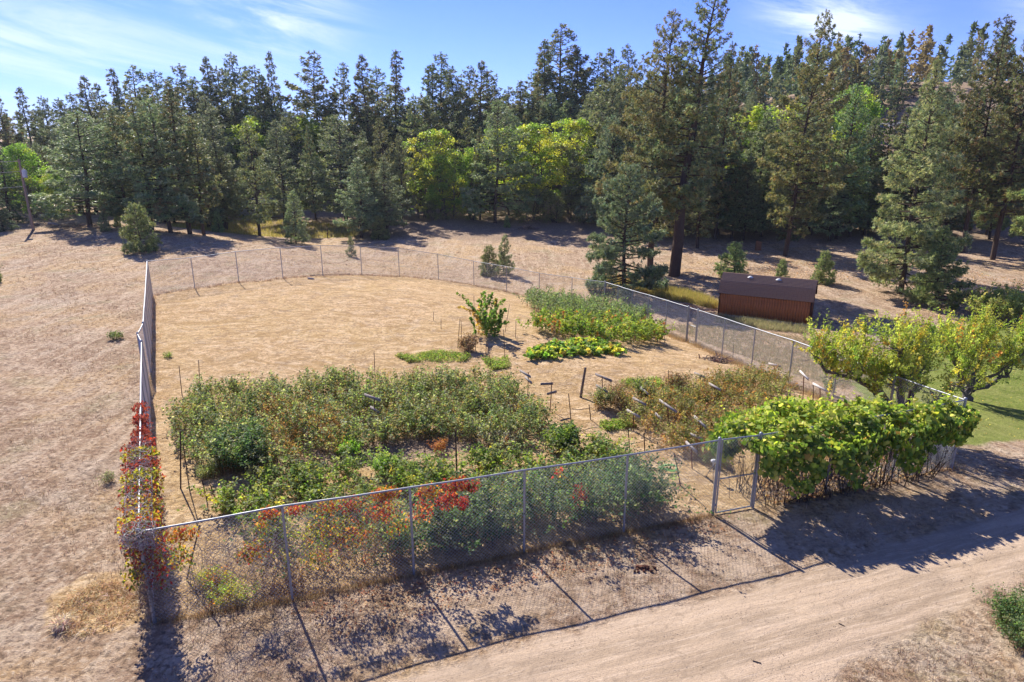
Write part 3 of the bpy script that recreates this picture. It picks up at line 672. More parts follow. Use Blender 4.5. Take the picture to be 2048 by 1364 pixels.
hero(1672, 478, 170, 5.0, 0.16, 107, FRESH + BLUE[:1], 'mid green pine between the two tall pines behind the shed', per=12, tuft=0.32, dens=4.2, br=0.40, trunk=0.28, w=0.15)
hero(1800, 588, 118, 4.7, 0.05, 108, [(0.19, 0.21, 0.13), (0.14, 0.165, 0.10), (0.24, 0.25, 0.165), (0.085, 0.11, 0.07)], 'big pale green pine with full crown to the ground, right of the shed', per=14, tuft=0.32, dens=5.2, br=0.36, trunk=0.30, w=0.13, prof='cone')
hero(1868, 612, 455, 2.5, 0.04, 109, FRESH, 'bushy fresh green young pine at the foot of the big pale green pine', per=14, tuft=0.24, dens=9, br=0.30, trunk=0.10, w=0.12, prof='cone')
hero(1925, 505, 32, 5.2, 0.22, 110, OLIVE[:2] + DARK, 'tall pine with rounded top near the right edge, left one of the pair', per=12, tuft=0.36, dens=3.9, br=0.40, trunk=0.32, w=0.15)
hero(1985, 520, 40, 5.6, 0.20, 111, DARK + FRESH[:1] + OLIVE[:1], 'tall pine with rounded top near the right edge, right one of the pair', per=12, tuft=0.36, dens=4.0, br=0.40, trunk=0.34, w=0.15)
hero(2075, 540, 70, 5.0, 0.12, 112, FRESH + OLIVE[:2], 'green pine cut by the right edge of the view', per=11, tuft=0.34, dens=4.2, br=0.40, trunk=0.30, w=0.16)
#---- forest edge with visible feet
for a in (
 ('mid4', 180, 452, 225, 'spreading olive grey pine standing alone behind the power pole', 1.45),
 ('mid2', 262, 455, 215, 'dark pine at the left end of the dense clump of trunks', 1.1),
 ('mid5', 305, 462, 190, 'dark pine with grey green top in the left part of the clump', 1.1),
 ('mid4', 342, 466, 200, 'grey green pine in the middle of the dense dark clump', 1.05),
 ('mid2', 380, 468, 165, 'tallest pine in front of the dense dark clump', 1.1),
 ('mid5', 408, 470, 235, 'dark pine with brown tinted needles near the right end of the clump', 1.1),
 ('mid1', 448, 458, 215, 'grey green pine closing the right end of the dense clump', 1.0),
 ('mid3', 520, 472, 242, 'slim pine with thin bare trunk in front of the yellow grass', 0.85),
 ('mid1', 570, 448, 240, 'grey pine behind the small conical pine by the yellow grass', 1.0),
 ('mid2', 632, 440, 250, 'narrow dark pine between two grey pines left of the aspens', 0.75),
 ('mid4', 694, 448, 232, 'broad silver grey pine left of the centre clearing', 1.25),
 ('mid1', 735, 438, 262, 'silver grey pine right behind the broad one', 0.9),
 ('mid3', 772, 436, 238, 'pine with thin crown left of the bright yellow green aspens', 0.9),
 ('mid3', 804, 444, 268, 'thin open pine with bare stem at the edge of the clearing', 0.75),
 ('mid5', 842, 420, 190, 'tan tinted pine rising behind the aspens', 1.0),
 ('mid4', 990, 446, 205, 'full blue grey pine in the middle of the forest edge', 1.05),
 ('mid2', 960, 440, 255, 'dark pine tucked left of the full blue grey pine', 0.8),
 ('mid1', 1142, 436, 300, 'blue grey pine just right of the yellow trees', 0.8),
 ('mid1', 1470, 455, 330, 'small grey green pine between the tall pines', 0.8),
 ('mid2', 1620, 470, 210, 'dark pine behind the olive pine at its right', 0.9),
 ('mid1', 1720, 462, 235, 'grey green pine beneath the far house', 0.9),
 ('mid2', 1540, 462, 300, 'shaded pine at the left foot of the olive pine', 0.9),
 ): tb(*a)
for a in (
 ('young1', 284, 503, 413, 'round bushy green young pine in the dry field above the fence corner', 1.0),
 ('young2', 210, 463, 414, 'small grey young pine left of the round bushy one', 0.95),
 ('young1', 237, 453, 430, 'tiny pine beside the small grey young pine', 0.9),
 ('young2', 592, 487, 384, 'conical young pine in front of the yellow grass', 1.0),
 ('young1', 757, 479, 434, 'pale rounded young pine at the left of the clearing', 1.1),
 ('young2', 704, 514, 472, 'tiny dark young pine just behind the far fence', 0.9),
 ('young1', 978, 552, 495, 'wider left one of two young pines behind the far fence', 0.9),
 ('young2', 1007, 548, 471, 'taller right one of two young pines behind the far fence', 0.85),
 ('young1', 1013, 455, 432, 'tiny grey pine at the foot of the full blue grey pine', 0.8),
 ('young1', 1640, 566, 505, 'light yellow green young pine behind the shed', 0.95),
 ('young1', 1468, 556, 490, 'dark bushy young pine just left behind the shed', 1.2),
 ('young1', 1560, 560, 520, 'faint grey seedling pine behind the shed roof', 0.9),
 ('young1', 440, 465, 425, 'small pine under the right end of the dark clump', 0.8),
 ('young1', -12, 565, 500, 'little pine cut by the left edge of the view', 0.8),
 ('spruce', 8, 462, 385, 'low blue spruce at the left edge beside the pole', 1.6),
 ('spruce', 22, 445, 285, 'dark spruce at the left edge behind the power pole', 1.3),
 ('green1', 75, 436, 292, 'yellow green maple behind the power pole', 1.15),
 ('green1', 128, 440, 345, 'lower yellow green tree right of the power pole', 1.0),
 ): tb(*a)
for a in (
 ('aspen1', 842, 436, 318, 'bright green aspen at the left of the aspen group'), ('aspen1', 902, 438, 306, 'bright yellow green aspen in the middle of the aspen group'),
 ('aspen2', 880, 426, 262, 'tall yellow aspen behind the aspen group'), ('green1', 935, 436, 300, 'darker green broadleaf tree right of the bright aspens'),
 ('aspen2', 1040, 430, 258, 'large yellow tree left of the round yellow one'), ('aspen2', 1095, 430, 250, 'round topped large yellow tree in the centre of the forest edge'),
 ('aspen2', 1150, 425, 242, 'yellow tree reaching up between the pines'), ('aspen1', 505, 400, 240, 'yellow green tree behind the slim pine on the left'),
 ('aspen1', 545, 395, 236, 'second yellow green tree behind the slim pine'), ('aspen1', 598, 395, 238, 'yellow green tree between the left grey pines'), ('aspen1', 655, 395, 234, 'yellow green tree top left of the silver pine'),
 ('aspen1', 975, 425, 330, 'low yellow tree behind the full blue grey pine'), ('aspen2', 1462, 440, 290, 'small yellow tree between the tall pines on the right'),
 ('aspen1', 1480, 450, 355, 'low yellow green tree right of the tallest pine'), ('aspen1', 1530, 430, 210, 'pale yellow tree top left of the olive pine'), ('green1', 1690, 440, 180, 'bright green broadleaf tree below the far skyline pines'),
 ('green1', 1740, 470, 380, 'shaded green tree under the far house'),
 ('willow', 1060, 442, 372, 'grey green willow bush at the foot of the yellow trees'), ('willow', 1110, 445, 385, 'second grey green bush at the foot of the yellow trees'),
 ('willow', 945, 440, 405, 'low bush right of the bright aspens'), ('willow', 870, 440, 400, 'low bush at the feet of the bright aspens'), ('willow', 1170, 446, 395, 'bush at the right end of the clearing'),
 ): tb(*a)
#---- skyline
SK = [(16, 187), (62, 175), (103, 193), (131, 197), (164, 187), (193, 152), (218, 168), (252, 138), (283, 131), (328, 142), (384, 129), (402, 160), (435, 115), (452, 135), (478, 107), (525, 133), (540, 150), (556, 104), (601, 191), (636, 104), (690, 126), (735, 110), (766, 135), (798, 102), (867, 128), (891, 106), (912, 140), (937, 133), (961, 123), (981, 140), (1039, 162), (1015, 174), (994, 178), (1113, 48), (1086, 80), (1064, 138), (1152, 98), (1185, 106), (1218, 97), (1253, 90), (1687, 110), (1713, 118), (1748, 114), (1783, 112), (1240, 130), (1134, 150), (360, 175), (148, 230), (300, 175), (575, 190), (655, 185), (835, 195), (1810, 150), (1545, 185), (1510, 170)]
SKL = {17: 'thin needle like pine standing out against the sky left of centre', 33: 'tallest skyline pine left of the big pines, broad open crown', 19: 'open crowned skyline pine with visible branches left of centre', 23: 'narrow skyline pine with layered short branches', 21: 'dense conical skyline pine', 14: 'dense dark skyline pine above the left clump', 12: 'irregular topped skyline pine', 10: 'forked looking dark skyline pine', 25: 'tallest of the group of three skyline pines near the centre', 20: 'sparse thin skyline pine', 43: 'layered fir on the far skyline at the right', 40: 'rounded pine on the far skyline at the right'}
SKV = {17: ('sky1', 0.8), 33: ('sky3', 1.3), 19: ('sky3', 1.2), 23: ('sky1', 1.1), 21: ('sky2', 1.2), 20: ('sky3', 0.85), 43: ('sky1', 1.0)}
rs = random.Random(3)
for i, (px, ty) in enumerate(SK):
    Y = rs.uniform(124, 142) if px < 430 else rs.uniform(134, 150) if px < 1300 else rs.uniform(150, 175)
    v, w = SKV.get(i, (rs.choice(['sky1', 'sky2', 'sky3', 'sky4']), rs.uniform(0.95, 1.3)))
    if px > 1300: w *= 1.35
    side = 'left' if px < 450 else 'centre left' if px < 850 else 'centre' if px < 1300 else 'right'
    if i in SKL: ts(v, px, ty, Y, SKL[i], w)
    else: ts(v, px, ty, Y, 'dark pine in the skyline row at the %s of the forest' % side, w, 'skyline pines at the %s' % side)
#---- the stand behind, one tree after another
def skyline(px):
    xs = [0, 100, 200, 300, 400, 500, 600, 700, 800, 900, 1000, 1100, 1250, 1400, 1500, 1560, 1700, 1800, 1900, 2048]
    ys = [230, 235, 205, 190, 180, 180, 215, 205, 200, 185, 200, 165, 150, 150, 185, 190, 175, 165, 165, 165]
    return np.interp(px, xs, ys)
for i in range(150):
    px = -80 + 2210 * (i + rs.random()) / 150; Y = rs.choice([131, 136, 142, 148]) + rs.uniform(-3, 3) if 430 < px < 1200 else rs.choice([98, 104, 110, 118, 128, 140]) + rs.uniform(-3, 3)
    if 1660 < px < 1800 and Y > 100: Y = 165
    ty = skyline(px) + rs.uniform(5, 75) - (Y - 98) * 0.2
    if 430 < px < 760 and Y < 112: ty += 20
    if 1690 < px < 1765 and Y < 150: continue
    side = 'left' if px < 700 else 'middle' if px < 1300 else 'right'
    ts(rs.choice(['mid1', 'mid2', 'mid4', 'sky2', 'mid5', 'sky4']), px, ty, Y, 'conifer lost in the dense stand at the %s back of the forest' % side, rs.uniform(1.0, 1.35), 'conifers massed in the forest, %s' % side)
for i in range(46):          # thin inner trunks and small trees that close the forest edge
    px = -40 + 1260 * (i + rs.random()) / 46 if i < 30 else 1400 + 700 * (i - 30 + rs.random()) / 16
    if 1180 < px < 1300: continue
    if 470 < px < 690 or 820 < px < 1190: continue
    Y = rs.uniform(94, 101) if px < 1300 else rs.uniform(84, 100)
    ts(rs.choice(['mid1', 'mid3', 'mid2']), px, rs.uniform(275, 350), Y, 'small conifer standing in the shade of the forest edge', rs.uniform(0.9, 1.2), 'small conifers at the forest edge')
#==SECTION3==
# ================================================================== LOW VEGETATION
def stems(g, P, r0, col, sides=3, r1=0.3):
    """many thin stems at once, P (n, m, 3)"""
    n, m, _ = P.shape; T = unit(P[:, -1] - P[:, 0]); A = unit(np.cross(T, rdir(n))); B = np.cross(T, A)
    th = np.arange(sides) * 2 * math.pi / sides
    O = np.cos(th)[None, :, None] * A[:, None] + np.sin(th)[None, :, None] * B[:, None]
    rad = np.broadcast_to(r0, (n,))[:, None] * np.linspace(1, r1, m)[None]
    Vv = P[:, :, None] + rad[:, :, None, None] * O[:, None]
    idx = np.arange(n * m * sides).reshape(n, m, sides); nx = np.roll(idx, -1, 2)
    F = np.stack([idx[:, :-1], nx[:, :-1], nx[:, 1:], idx[:, 1:]], -1).reshape(-1, 4)
    g.add(Vv.reshape(-1, 3), F, np.repeat(col, m * sides, 0) if np.ndim(col) == 2 else col)
def canes(poly, n, hmin, hmax, seed, cols, wts, per=26, leaf=0.07, lean=0.45, clump=0.5, stemcol=(0.22, 0.15, 0.09), shape=WIDE, low=0.25, spread=0.12, marg=0.0, hfun=None, clfreq=0.8):
    g = np.random.default_rng(seed); p = inside(poly, n * 3, g, marg)
    # clumpy: keep where a slow field is high
    fld = np.sin(p[:, 0] * clfreq * 2 + seed) * np.sin(p[:, 1] * clfreq * 2.3 + seed * 2) + 0.6 * np.sin(p[:, 0] * 3.9 + p[:, 1] * 2.2 + seed)
    key = fld * clump + g.normal(0, 1, len(p)) * (1 - clump * 0.5); p = p[np.argsort(-key)[:n]]; fld = fld[np.argsort(-key)[:n]]
    h = g.uniform(hmin, hmax, n) * (1 + 0.14 * np.clip(fld, -1, 1)); 
    if hfun is not None: h = h * hfun(p)
    a = g.uniform(0, 6.283, n); le = np.abs(g.normal(0, lean, n)) * h
    base = np.stack([p[:, 0], p[:, 1], terr(p[:, 0], p[:, 1])], 1); d = np.stack([np.cos(a), np.sin(a)], 1)
    def at_s(s, i=None):
        b = base if i is None else base[i]; dd = d if i is None else d[i]; L = le if i is None else le[i]; H = h if i is None else h[i]
        xy = b[:, :2] + dd * (L * s ** 1.8)[:, None]; z = b[:, 2] + H * (s - 0.22 * (L / (H + 0.01)) * s ** 3)
        return np.concatenate([xy, z[:, None]], 1)
    P = np.stack([at_s(np.full(n, s)) for s in (0, 0.35, 0.7, 1.0)], 1)
    sg = G(); stems(sg, P, g.uniform(0.004, 0.008, n), vary(stemcol, n, g, 0.25))
    i = np.repeat(np.arange(n), per); s = np.clip(low + (1 - low) * g.uniform(0, 1, n * per) ** 0.7, 0, 1.02)
    C = at_s(s, i) + rdir(n * per, g) * g.uniform(0.2, 1, (n * per, 1)) * spread
    bc = np.clip(palette(cols, wts, n, g, 0.12), 0, 1)
    leaves(sg, C, rdir(n * per, g) * [1, 1, 0.55], rdir(n * per, g) * 0.75 + [0, 0, 0.75], leaf * g.uniform(0.65, 1.3, n * per), np.clip(bc[i] * (1 + g.normal(0, 0.2, (n * per, 1))) * (1 + g.normal(0, 0.06, (n * per, 3))), 0.005, 0.9), shape)
    return sg
BERRY = [(0.085, 0.115, 0.055), (0.125, 0.155, 0.07), (0.175, 0.20, 0.10), (0.20, 0.15, 0.075), (0.26, 0.27, 0.19), (0.055, 0.08, 0.04)]
BLACKB = [(0.045, 0.08, 0.04), (0.07, 0.115, 0.055), (0.11, 0.155, 0.08), (0.19, 0.21, 0.13)]
BRIGHT = [(0.115, 0.165, 0.035), (0.17, 0.215, 0.045), (0.075, 0.12, 0.028), (0.26, 0.25, 0.06)]
def thicket(label, *a, **k):
    nm = k.pop('name', 'berry_thicket'); o = canes(*a, **k).build(nm, M_leaf); tag(o, label, 'thicket', kind='stuff'); return o
bed1 = pxpoly([(352, 915), (345, 850), (395, 795), (560, 785), (720, 772), (880, 768), (1010, 768), (1050, 800), (1095, 850), (1080, 880), (980, 895), (870, 885), (640, 915), (500, 948), (400, 950)])
thicket('large tangled bed of grey green raspberry canes filling the left middle of the garden', bed1, 3600, 0.5, 1.12, 201, BERRY, [4, 5.5, 5, 3.0, 2.4, 2], per=22, leaf=0.088, clump=0.5, clfreq=0.7, lean=0.4, shape=WIDE)
thicket('rusty brown dying canes inside the left part of the big berry bed', pxpoly([(520, 830), (640, 820), (700, 870), (690, 925), (560, 930)]), 260, 0.5, 1.2, 202, [(0.20, 0.10, 0.045), (0.28, 0.17, 0.08), (0.10, 0.11, 0.05)], [3, 2, 1], per=20, leaf=0.055)
thicket('dark leafy mounds at the left front corner of the big berry bed', np.concatenate([pxpoly([(430, 900), (520, 890), (530, 950), (440, 955)])]), 260, 0.9, 1.35, 203, BLACKB, [3, 3, 2, 1], per=34, leaf=0.085)
bed2 = pxpoly([(430, 1015), (455, 975), (560, 950), (680, 935), (860, 940), (1000, 925), (1120, 895), (1230, 905), (1290, 960), (1290, 1000), (1040, 1035), (800, 1070), (600, 1105), (520, 1090)])
thicket('low row of yellow green boysenberry vines between the path and the near fence', bed2, 1450, 0.3, 0.85, 204, BERRY[:3] + BRIGHT, [2.5, 3, 2.2, 1.4, 1.2, 1.2, 0.8], per=24, leaf=0.10, lean=0.9, clump=0.9)
fr0, fr1 = FP[1][0][:2], FP[4][0][:2]
def along(s0, s1, d0, d1): return np.array([fa + fd * s0 + fn * d0, fa + fd * s1 + fn * d0, fa + fd * s1 + fn * d1, fa + fd * s0 + fn * d1])
thicket('dark green blackberry brambles pressed against the inside of the near fence', along(5.6, 12.4, 0.35, 1.9), 720, 0.6, 1.65, 205, BLACKB, [3, 4, 4, 2], per=28, leaf=0.085, lean=0.6, clump=0.6)
thicket('blackberry bush right of the fourth post inside the near fence', along(12.5, 13.9, 0.25, 2.2), 190, 1.0, 1.75, 206, BLACKB, [3, 4, 3, 1], per=34, leaf=0.085, lean=0.6)
thicket('brown and green brambles with dry leaves behind the left half of the near fence', along(2.9, 6.2, 0.3, 1.6), 200, 0.5, 1.6, 207, BLACKB[1:] + [(0.22, 0.12, 0.05), (0.30, 0.26, 0.06), (0.35, 0.09, 0.03)], [3, 3, 1, 2, 2, 1], per=8, leaf=0.075, lean=0.6)
bed4 = pxpoly([(1225, 820), (1300, 800), (1400, 775), (1480, 765), (1575, 770), (1560, 810), (1440, 870), (1420, 920), (1330, 910), (1290, 870), (1240, 850)])
thicket('dry looking berry bed with grey crossbars between the straw and the grape arbour', bed4, 1150, 0.55, 1.1, 208, [(0.13, 0.14, 0.06), (0.19, 0.17, 0.08), (0.25, 0.14, 0.06), (0.09, 0.10, 0.045), (0.26, 0.24, 0.12)], [4, 3, 3, 3, 1], per=24, leaf=0.075, clump=0.6, shape=WIDE)
bed5 = pxpoly([(1040, 610), (1110, 612), (1220, 622), (1300, 652), (1280, 668), (1200, 660), (1120, 650), (1075, 635)])
thicket('dark grey green berry patch at the far right corner of the garden', bed5, 900, 1.0, 1.6, 209, [(0.10, 0.14, 0.075), (0.14, 0.18, 0.10), (0.07, 0.10, 0.055)], [3, 3, 2], per=24, leaf=0.12, clump=0.4, shape=WIDE)
bed6 = pxpoly([(1040, 665), (1120, 652), (1230, 660), (1310, 672), (1325, 690), (1240, 695), (1120, 680)])
thicket('sunlit yellow green grape row in front of the dark berry patch', bed6, 560, 0.8, 1.45, 210, BRIGHT + [(0.26, 0.10, 0.04)], [4, 4, 2, 1.0, 0.9], per=30, leaf=0.14, clump=0.5, name='grape_row')
thicket('low bright band of squash leaves lying on the straw', pxpoly([(1055, 706), (1110, 692), (1180, 690), (1242, 700), (1238, 712), (1150, 712), (1100, 722), (1060, 722)]), 330, 0.2, 0.48, 211, [(0.13, 0.21, 0.045), (0.23, 0.27, 0.06), (0.40, 0.36, 0.08), (0.09, 0.15, 0.04)], [4, 3, 2, 2], per=16, leaf=0.15, shape=GRAPE, lean=0.7, clump=0.4, name='squash_patch')
thicket('dark green grape vine mound with long arching shoots standing alone in the straw', pxpoly([(945, 674), (965, 662), (995, 662), (1005, 672), (985, 680), (962, 680)]), 30, 0.9, 2.7, 214, [(0.08, 0.14, 0.03), (0.12, 0.18, 0.04), (0.24, 0.17, 0.05)], [4, 3, 0.8], per=64, leaf=0.13, shape=GRAPE, lean=0.5, spread=0.09, low=0.05, clump=0.0, name='grape_mound')
for pl, n, nm in (([(790, 712), (880, 705), (945, 712), (930, 724), (820, 726)], 900, 'bright green grass patch behind the big berry bed'), ([(965, 718), (1015, 715), (1022, 735), (985, 742)], 450, 'small bright green grass patch right of the berry bed corner'), ([(1200, 848), (1260, 842), (1272, 855), (1215, 862)], 450, 'green grass patch in front of the dry berry bed'), ([(1240, 765), (1320, 758), (1330, 775), (1250, 785)], 500, 'thin green grass among the crossbars')):
    thicket(nm, pxpoly(pl), n, 0.08, 0.2, 213 + n, [(0.12, 0.19, 0.04), (0.17, 0.23, 0.06), (0.3, 0.26, 0.13)], [2, 2, 1], per=6, leaf=0.07, shape=QUAD, name='green_grass', low=0.0)
def bush(px, py, rpx, h, label, cols, wts, n=60, per=40, leaf=0.08, name='bush', cat='bush', seed=1, **k):
    c = at(px, py); a = np.arange(10) * 0.628; r = rpx * c[1] / FPX
    poly = np.stack([c[0] + r * np.cos(a), c[1] + r * np.sin(a)], 1); g = canes(poly, n, h * 0.6, h, seed, cols, wts, per=per, leaf=leaf, **k)
    # roots at its own base
    for q in g.v: q -= c
    o = g.build(name, M_grass if ('straw' in name or 'dry' in name) else M_leaf); o.location = c; return tag(o, label, cat)
TAN = [(0.40, 0.28, 0.14), (0.32, 0.21, 0.10), (0.48, 0.36, 0.20)]
bush(1240, 808, 26, 1.0, 'tawny tumbleweed like bush between the trellis posts', TAN + [(0.12, 0.11, 0.05)], [3, 3, 2, 1], 120, 34, 0.05, 'dry_bush', seed=301, lean=0.6)
bush(1205, 815, 20, 0.95, 'dull green bush at the foot of the left double crossbar post', BERRY, [3, 3, 1, 3, 1, 1], 80, 30, 0.06, seed=302)
bush(1290, 800, 20, 0.9, 'leafy bush under the short leaning crossbar', BERRY[:4], [4, 4, 2, 1], 70, 30, 0.08, seed=303)
bush(1350, 785, 18, 0.9, 'tan dry grass clump behind the crossbars', TAN, [1, 1, 1], 110, 20, 0.08, 'dry_grass_clump', seed=304, shape=QUAD)
bush(934, 702, 16, 0.95, 'tawny grass clump at the foot of the leaning poles', TAN, [2, 2, 1], 90, 22, 0.09, 'dry_grass_clump', seed=305, shape=QUAD)
bush(698, 912, 22, 0.75, 'fresh lime green weed at the edge of the bare strip', [(0.18, 0.30, 0.05), (0.25, 0.36, 0.08)], [1, 1], 45, 36, 0.08, 'weed', 'weed', seed=306)
bush(772, 945, 24, 0.7, 'pale green weed beside the low vine row', [(0.16, 0.25, 0.07), (0.22, 0.30, 0.10)], [1, 1], 50, 34, 0.07, 'weed', 'weed', seed=307)
bush(878, 905, 14, 0.55, 'rusty red weed on the bare strip', [(0.22, 0.09, 0.04), (0.3, 0.16, 0.08)], [1, 1], 40, 20, 0.05, 'weed', 'weed', seed=308)
bush(233, 678, 14, 0.45, 'dark green weed in the dry field left of the fence kink', [(0.08, 0.11, 0.05), (0.12, 0.15, 0.07)], [1, 1], 30, 26, 0.07, 'weed', 'weed', seed=309)
bush(218, 965, 12, 0.35, 'grey green weed in the field left of the creeper covered fence', [(0.13, 0.15, 0.09), (0.17, 0.18, 0.12)], [1, 1], 26, 22, 0.04, 'weed', 'weed', seed=310)
bush(336, 715, 9, 0.25, 'little green weed on the straw just inside the left fence', [(0.15, 0.20, 0.07)], [1], 20, 14, 0.06, 'weed', 'weed', seed=311)
bush(415, 950, 26, 0.4, 'pale green weeds in the straw at the left of the vine row', [(0.20, 0.23, 0.11), (0.16, 0.19, 0.09)], [1, 1], 70, 18, 0.05, 'weed', 'weed', seed=312)
bush(1010, 890, 40, 0.75, 'silvery grey leaved bush at the right front of the big berry bed', [(0.26, 0.26, 0.20), (0.17, 0.18, 0.12), (0.30, 0.16, 0.12)], [3, 3, 0.7], 140, 24, 0.07, seed=313)
bush(1120, 900, 34, 1.0, 'upright green berry bush with a tall shoot near the rope stakes', BRIGHT[:3] + BLACKB[1:3], [2, 2, 2, 2, 2], 110, 30, 0.09, seed=314)
bush(1430, 930, 26, 0.45, 'sprawling weeds by the sprinkler left of the gate', [(0.14, 0.18, 0.08), (0.2, 0.2, 0.1)], [1, 1], 60, 18, 0.05, 'weed', 'weed', seed=315)
bush(1660, 790, 12, 0.9, 'dark shrub growing along the fence under the fruit tree limb', BLACKB, [1, 1, 1, 1], 20, 24, 0.08, seed=316)
bush(2050, 1275, 64, 0.95, 'dense dark green evergreen bush cut by the right edge beside the road', [(0.06, 0.10, 0.045), (0.09, 0.14, 0.06), (0.15, 0.19, 0.10)], [3, 3, 1.5], 240, 60, 0.05, 'evergreen_bush', seed=317, lean=0.5, low=0.1)
bush(2010, 640, 70, 2.6, 'pale yellow green shrub at the right edge behind the fruit trees', [(0.20, 0.23, 0.08), (0.28, 0.28, 0.12), (0.14, 0.17, 0.06)], [2, 2, 1], 300, 44, 0.15, 'shrub', 'shrub', seed=318)
bush(1440, 640, 10, 0.5, 'dry tuft at the left corner of the shed', TAN, [1, 1, 1], 40, 16, 0.07, 'dry_grass_clump', seed=319, shape=QUAD)
bush(200, 1215, 100, 0.08, 'matted golden straw mound left of the corner post', [(0.60, 0.44, 0.25), (0.50, 0.35, 0.18), (0.72, 0.58, 0.40)], [2, 2, 1], 520, 12, 0.14, 'straw_mound', 'straw', seed=320, shape=np.array([[0, -.03], [.5, .045], [1, 0], [.5, -.045]]), lean=1.4, low=0.0, spread=0.1)
bush(125, 1250, 16, 0.16, 'pale bleached tuft of long straw on the straw mound', [(0.72, 0.60, 0.44)], [1], 44, 22, 0.2, 'straw_tuft', 'straw', seed=321, shape=np.array([[0, -.02], [.5, .03], [1, 0], [.5, -.03]]), lean=0.7, low=0.0, spread=0.05)
# ------------------------------------------------------------------ grape arbour over the fence by the gate
def arbour():
    g = np.random.default_rng(400); root_p = at(1774, 945); root = empty('grape_arbour', Vector(root_p), 0, 'big bright green grape arbour spilling over the fence right of the near gate', 'grape vine')
    top = pxpoly([(1432, 868), (1470, 835), (1560, 803), (1690, 808), (1800, 812), (1915, 806), (1940, 822), (1900, 842), (1800, 856), (1650, 880), (1560, 892), (1530, 880), (1500, 866), (1450, 880)], 2.35)
    lf = G(); n = 9500
    p = inside(top, n * 2, g); p = p[(np.sin(p[:, 0] * 3.7 + 1.5 * np.sin(p[:, 1] * 2.9)) * np.sin(p[:, 1] * 4.4 + p[:, 0]) + g.normal(0, 0.45, len(p))) > -0.35][:n]; n = len(p); e = sdist(top, p[:, 0], p[:, 1])
    bump = 0.20 * np.sin(p[:, 0] * 1.9 + 1) * np.sin(p[:, 1] * 2.3) + 0.14 * np.sin(p[:, 0] * 4.3 + p[:, 1] * 3.1)
    z = 2.18 + bump + 0.34 * sm(0, 0.8, e) + 0.35 * (np.sin(p[:, 0] * 7.3) * np.sin(p[:, 1] * 6.1 + p[:, 0]) > 0.72) * g.uniform(0, 1, n) - np.abs(g.normal(0, 0.22, n)) + 0.05
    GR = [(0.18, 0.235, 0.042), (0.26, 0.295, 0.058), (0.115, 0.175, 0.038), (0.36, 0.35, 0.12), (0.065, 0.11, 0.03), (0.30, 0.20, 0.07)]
    def nrm(a): return unit(g.normal(0, 0.5, (len(a), 3)) + [0, -0.25, 0.9])
    C = np.concatenate([p, (z + terr(p[:, 0], p[:, 1]))[:, None]], 1)
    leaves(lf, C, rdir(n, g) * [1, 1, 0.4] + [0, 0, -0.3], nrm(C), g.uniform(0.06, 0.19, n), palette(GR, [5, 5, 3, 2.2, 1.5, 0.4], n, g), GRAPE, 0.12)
    # hanging curtain along the outer edge
    q = np.roll(top, -1, 0); m = 12500; Ls = np.hypot(*(q - top).T); pr = Ls / Ls.sum(); k = g.choice(len(top), m, p=pr); t = g.uniform(0, 1, (m, 1)); P = top[k] + (q[k] - top[k]) * t
    front = (P @ fn < fa @ fn + 0.6).astype(float) * (P[:, 0] > 7.6)
    deep = (1.72 - 0.95 * sm(11.5, 15.0, P[:, 0]) - 0.3 * (P[:, 0] < 7.6)) * (0.35 + 0.65 * front) * (0.75 + 0.25 * np.sin(P[:, 0] * 3.1 + P[:, 1]))
    zz = 2.35 - deep * g.uniform(0, 1, m) ** 1.25
    cen = top.mean(0); out = unit(P - cen); w = g.normal(0, 0.16, (m, 1)) + 0.12 * np.sin(P[:, :1] * 2.7) + 0.1
    P = P + out * w
    kp = (np.sin(P[:, 0] * 4.1 + 1) * np.sin(zz * 4.3 + P[:, 0] * 1.7) + g.normal(0, 0.45, m)) > -0.5; P = P[kp]; zz = zz[kp]; out = out[kp]; m = len(P)
    C = np.concatenate([P, (zz + terr(P[:, 0], P[:, 1]))[:, None]], 1)
    N = unit(np.concatenate([out * 0.8, np.full((m, 1), 0.55)], 1) + g.normal(0, 0.4, (m, 3)))
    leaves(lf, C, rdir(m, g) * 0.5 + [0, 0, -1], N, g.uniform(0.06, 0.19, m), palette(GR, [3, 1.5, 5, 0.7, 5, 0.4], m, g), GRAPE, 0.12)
    ns_ = 330; k = g.integers(0, n, ns_); S0 = np.column_stack([p[k], z[k] + terr(p[k, 0], p[k, 1])]); dd = unit(g.normal(0, .6, (ns_, 3)) + [0, 0, .55]); Ls_ = g.uniform(.25, .8, ns_)
    tt = np.tile(np.linspace(.15, 1, 6), ns_); ii = np.repeat(np.arange(ns_), 6); C = S0[ii] + dd[ii] * (Ls_[ii] * tt)[:, None]
    leaves(lf, C, rdir(len(C), g) + [0, 0, -.3], rdir(len(C), g) * .7 + [0, 0, .6], (.13 - .07 * tt) * g.uniform(.7, 1.3, len(C)), palette(GR, [4, 5, 1, 3, .5, .2], len(C), g), GRAPE, .15)
    for v in lf.v: v -= root_p
    lf.build('vine_leaves', M_leaf, root)
    # shaded woody tangle below and the posts that carry it
    st = G(); ns = 300; b = inside(top, ns, g, 0.35); b = b[np.argsort(g.uniform(0, 1, ns) + 0)][:ns]
    bz = terr(b[:, 0], b[:, 1]); e2 = b + g.normal(0, 0.3, (ns, 2)); mid = (b + e2) / 2 + g.normal(0, 0.15, (ns, 2))
    hh = g.uniform(0.7, 2.0, ns)
    Pp = np.stack([np.column_stack([b, bz]), np.column_stack([mid, bz + hh * 0.45]), np.column_stack([e2, bz + hh])], 1) - root_p
    stems(st, Pp, g.uniform(0.006, 0.018, ns), vary((0.06, 0.042, 0.03), ns, g), 4); st.build('vine_canes', M_bark, root)
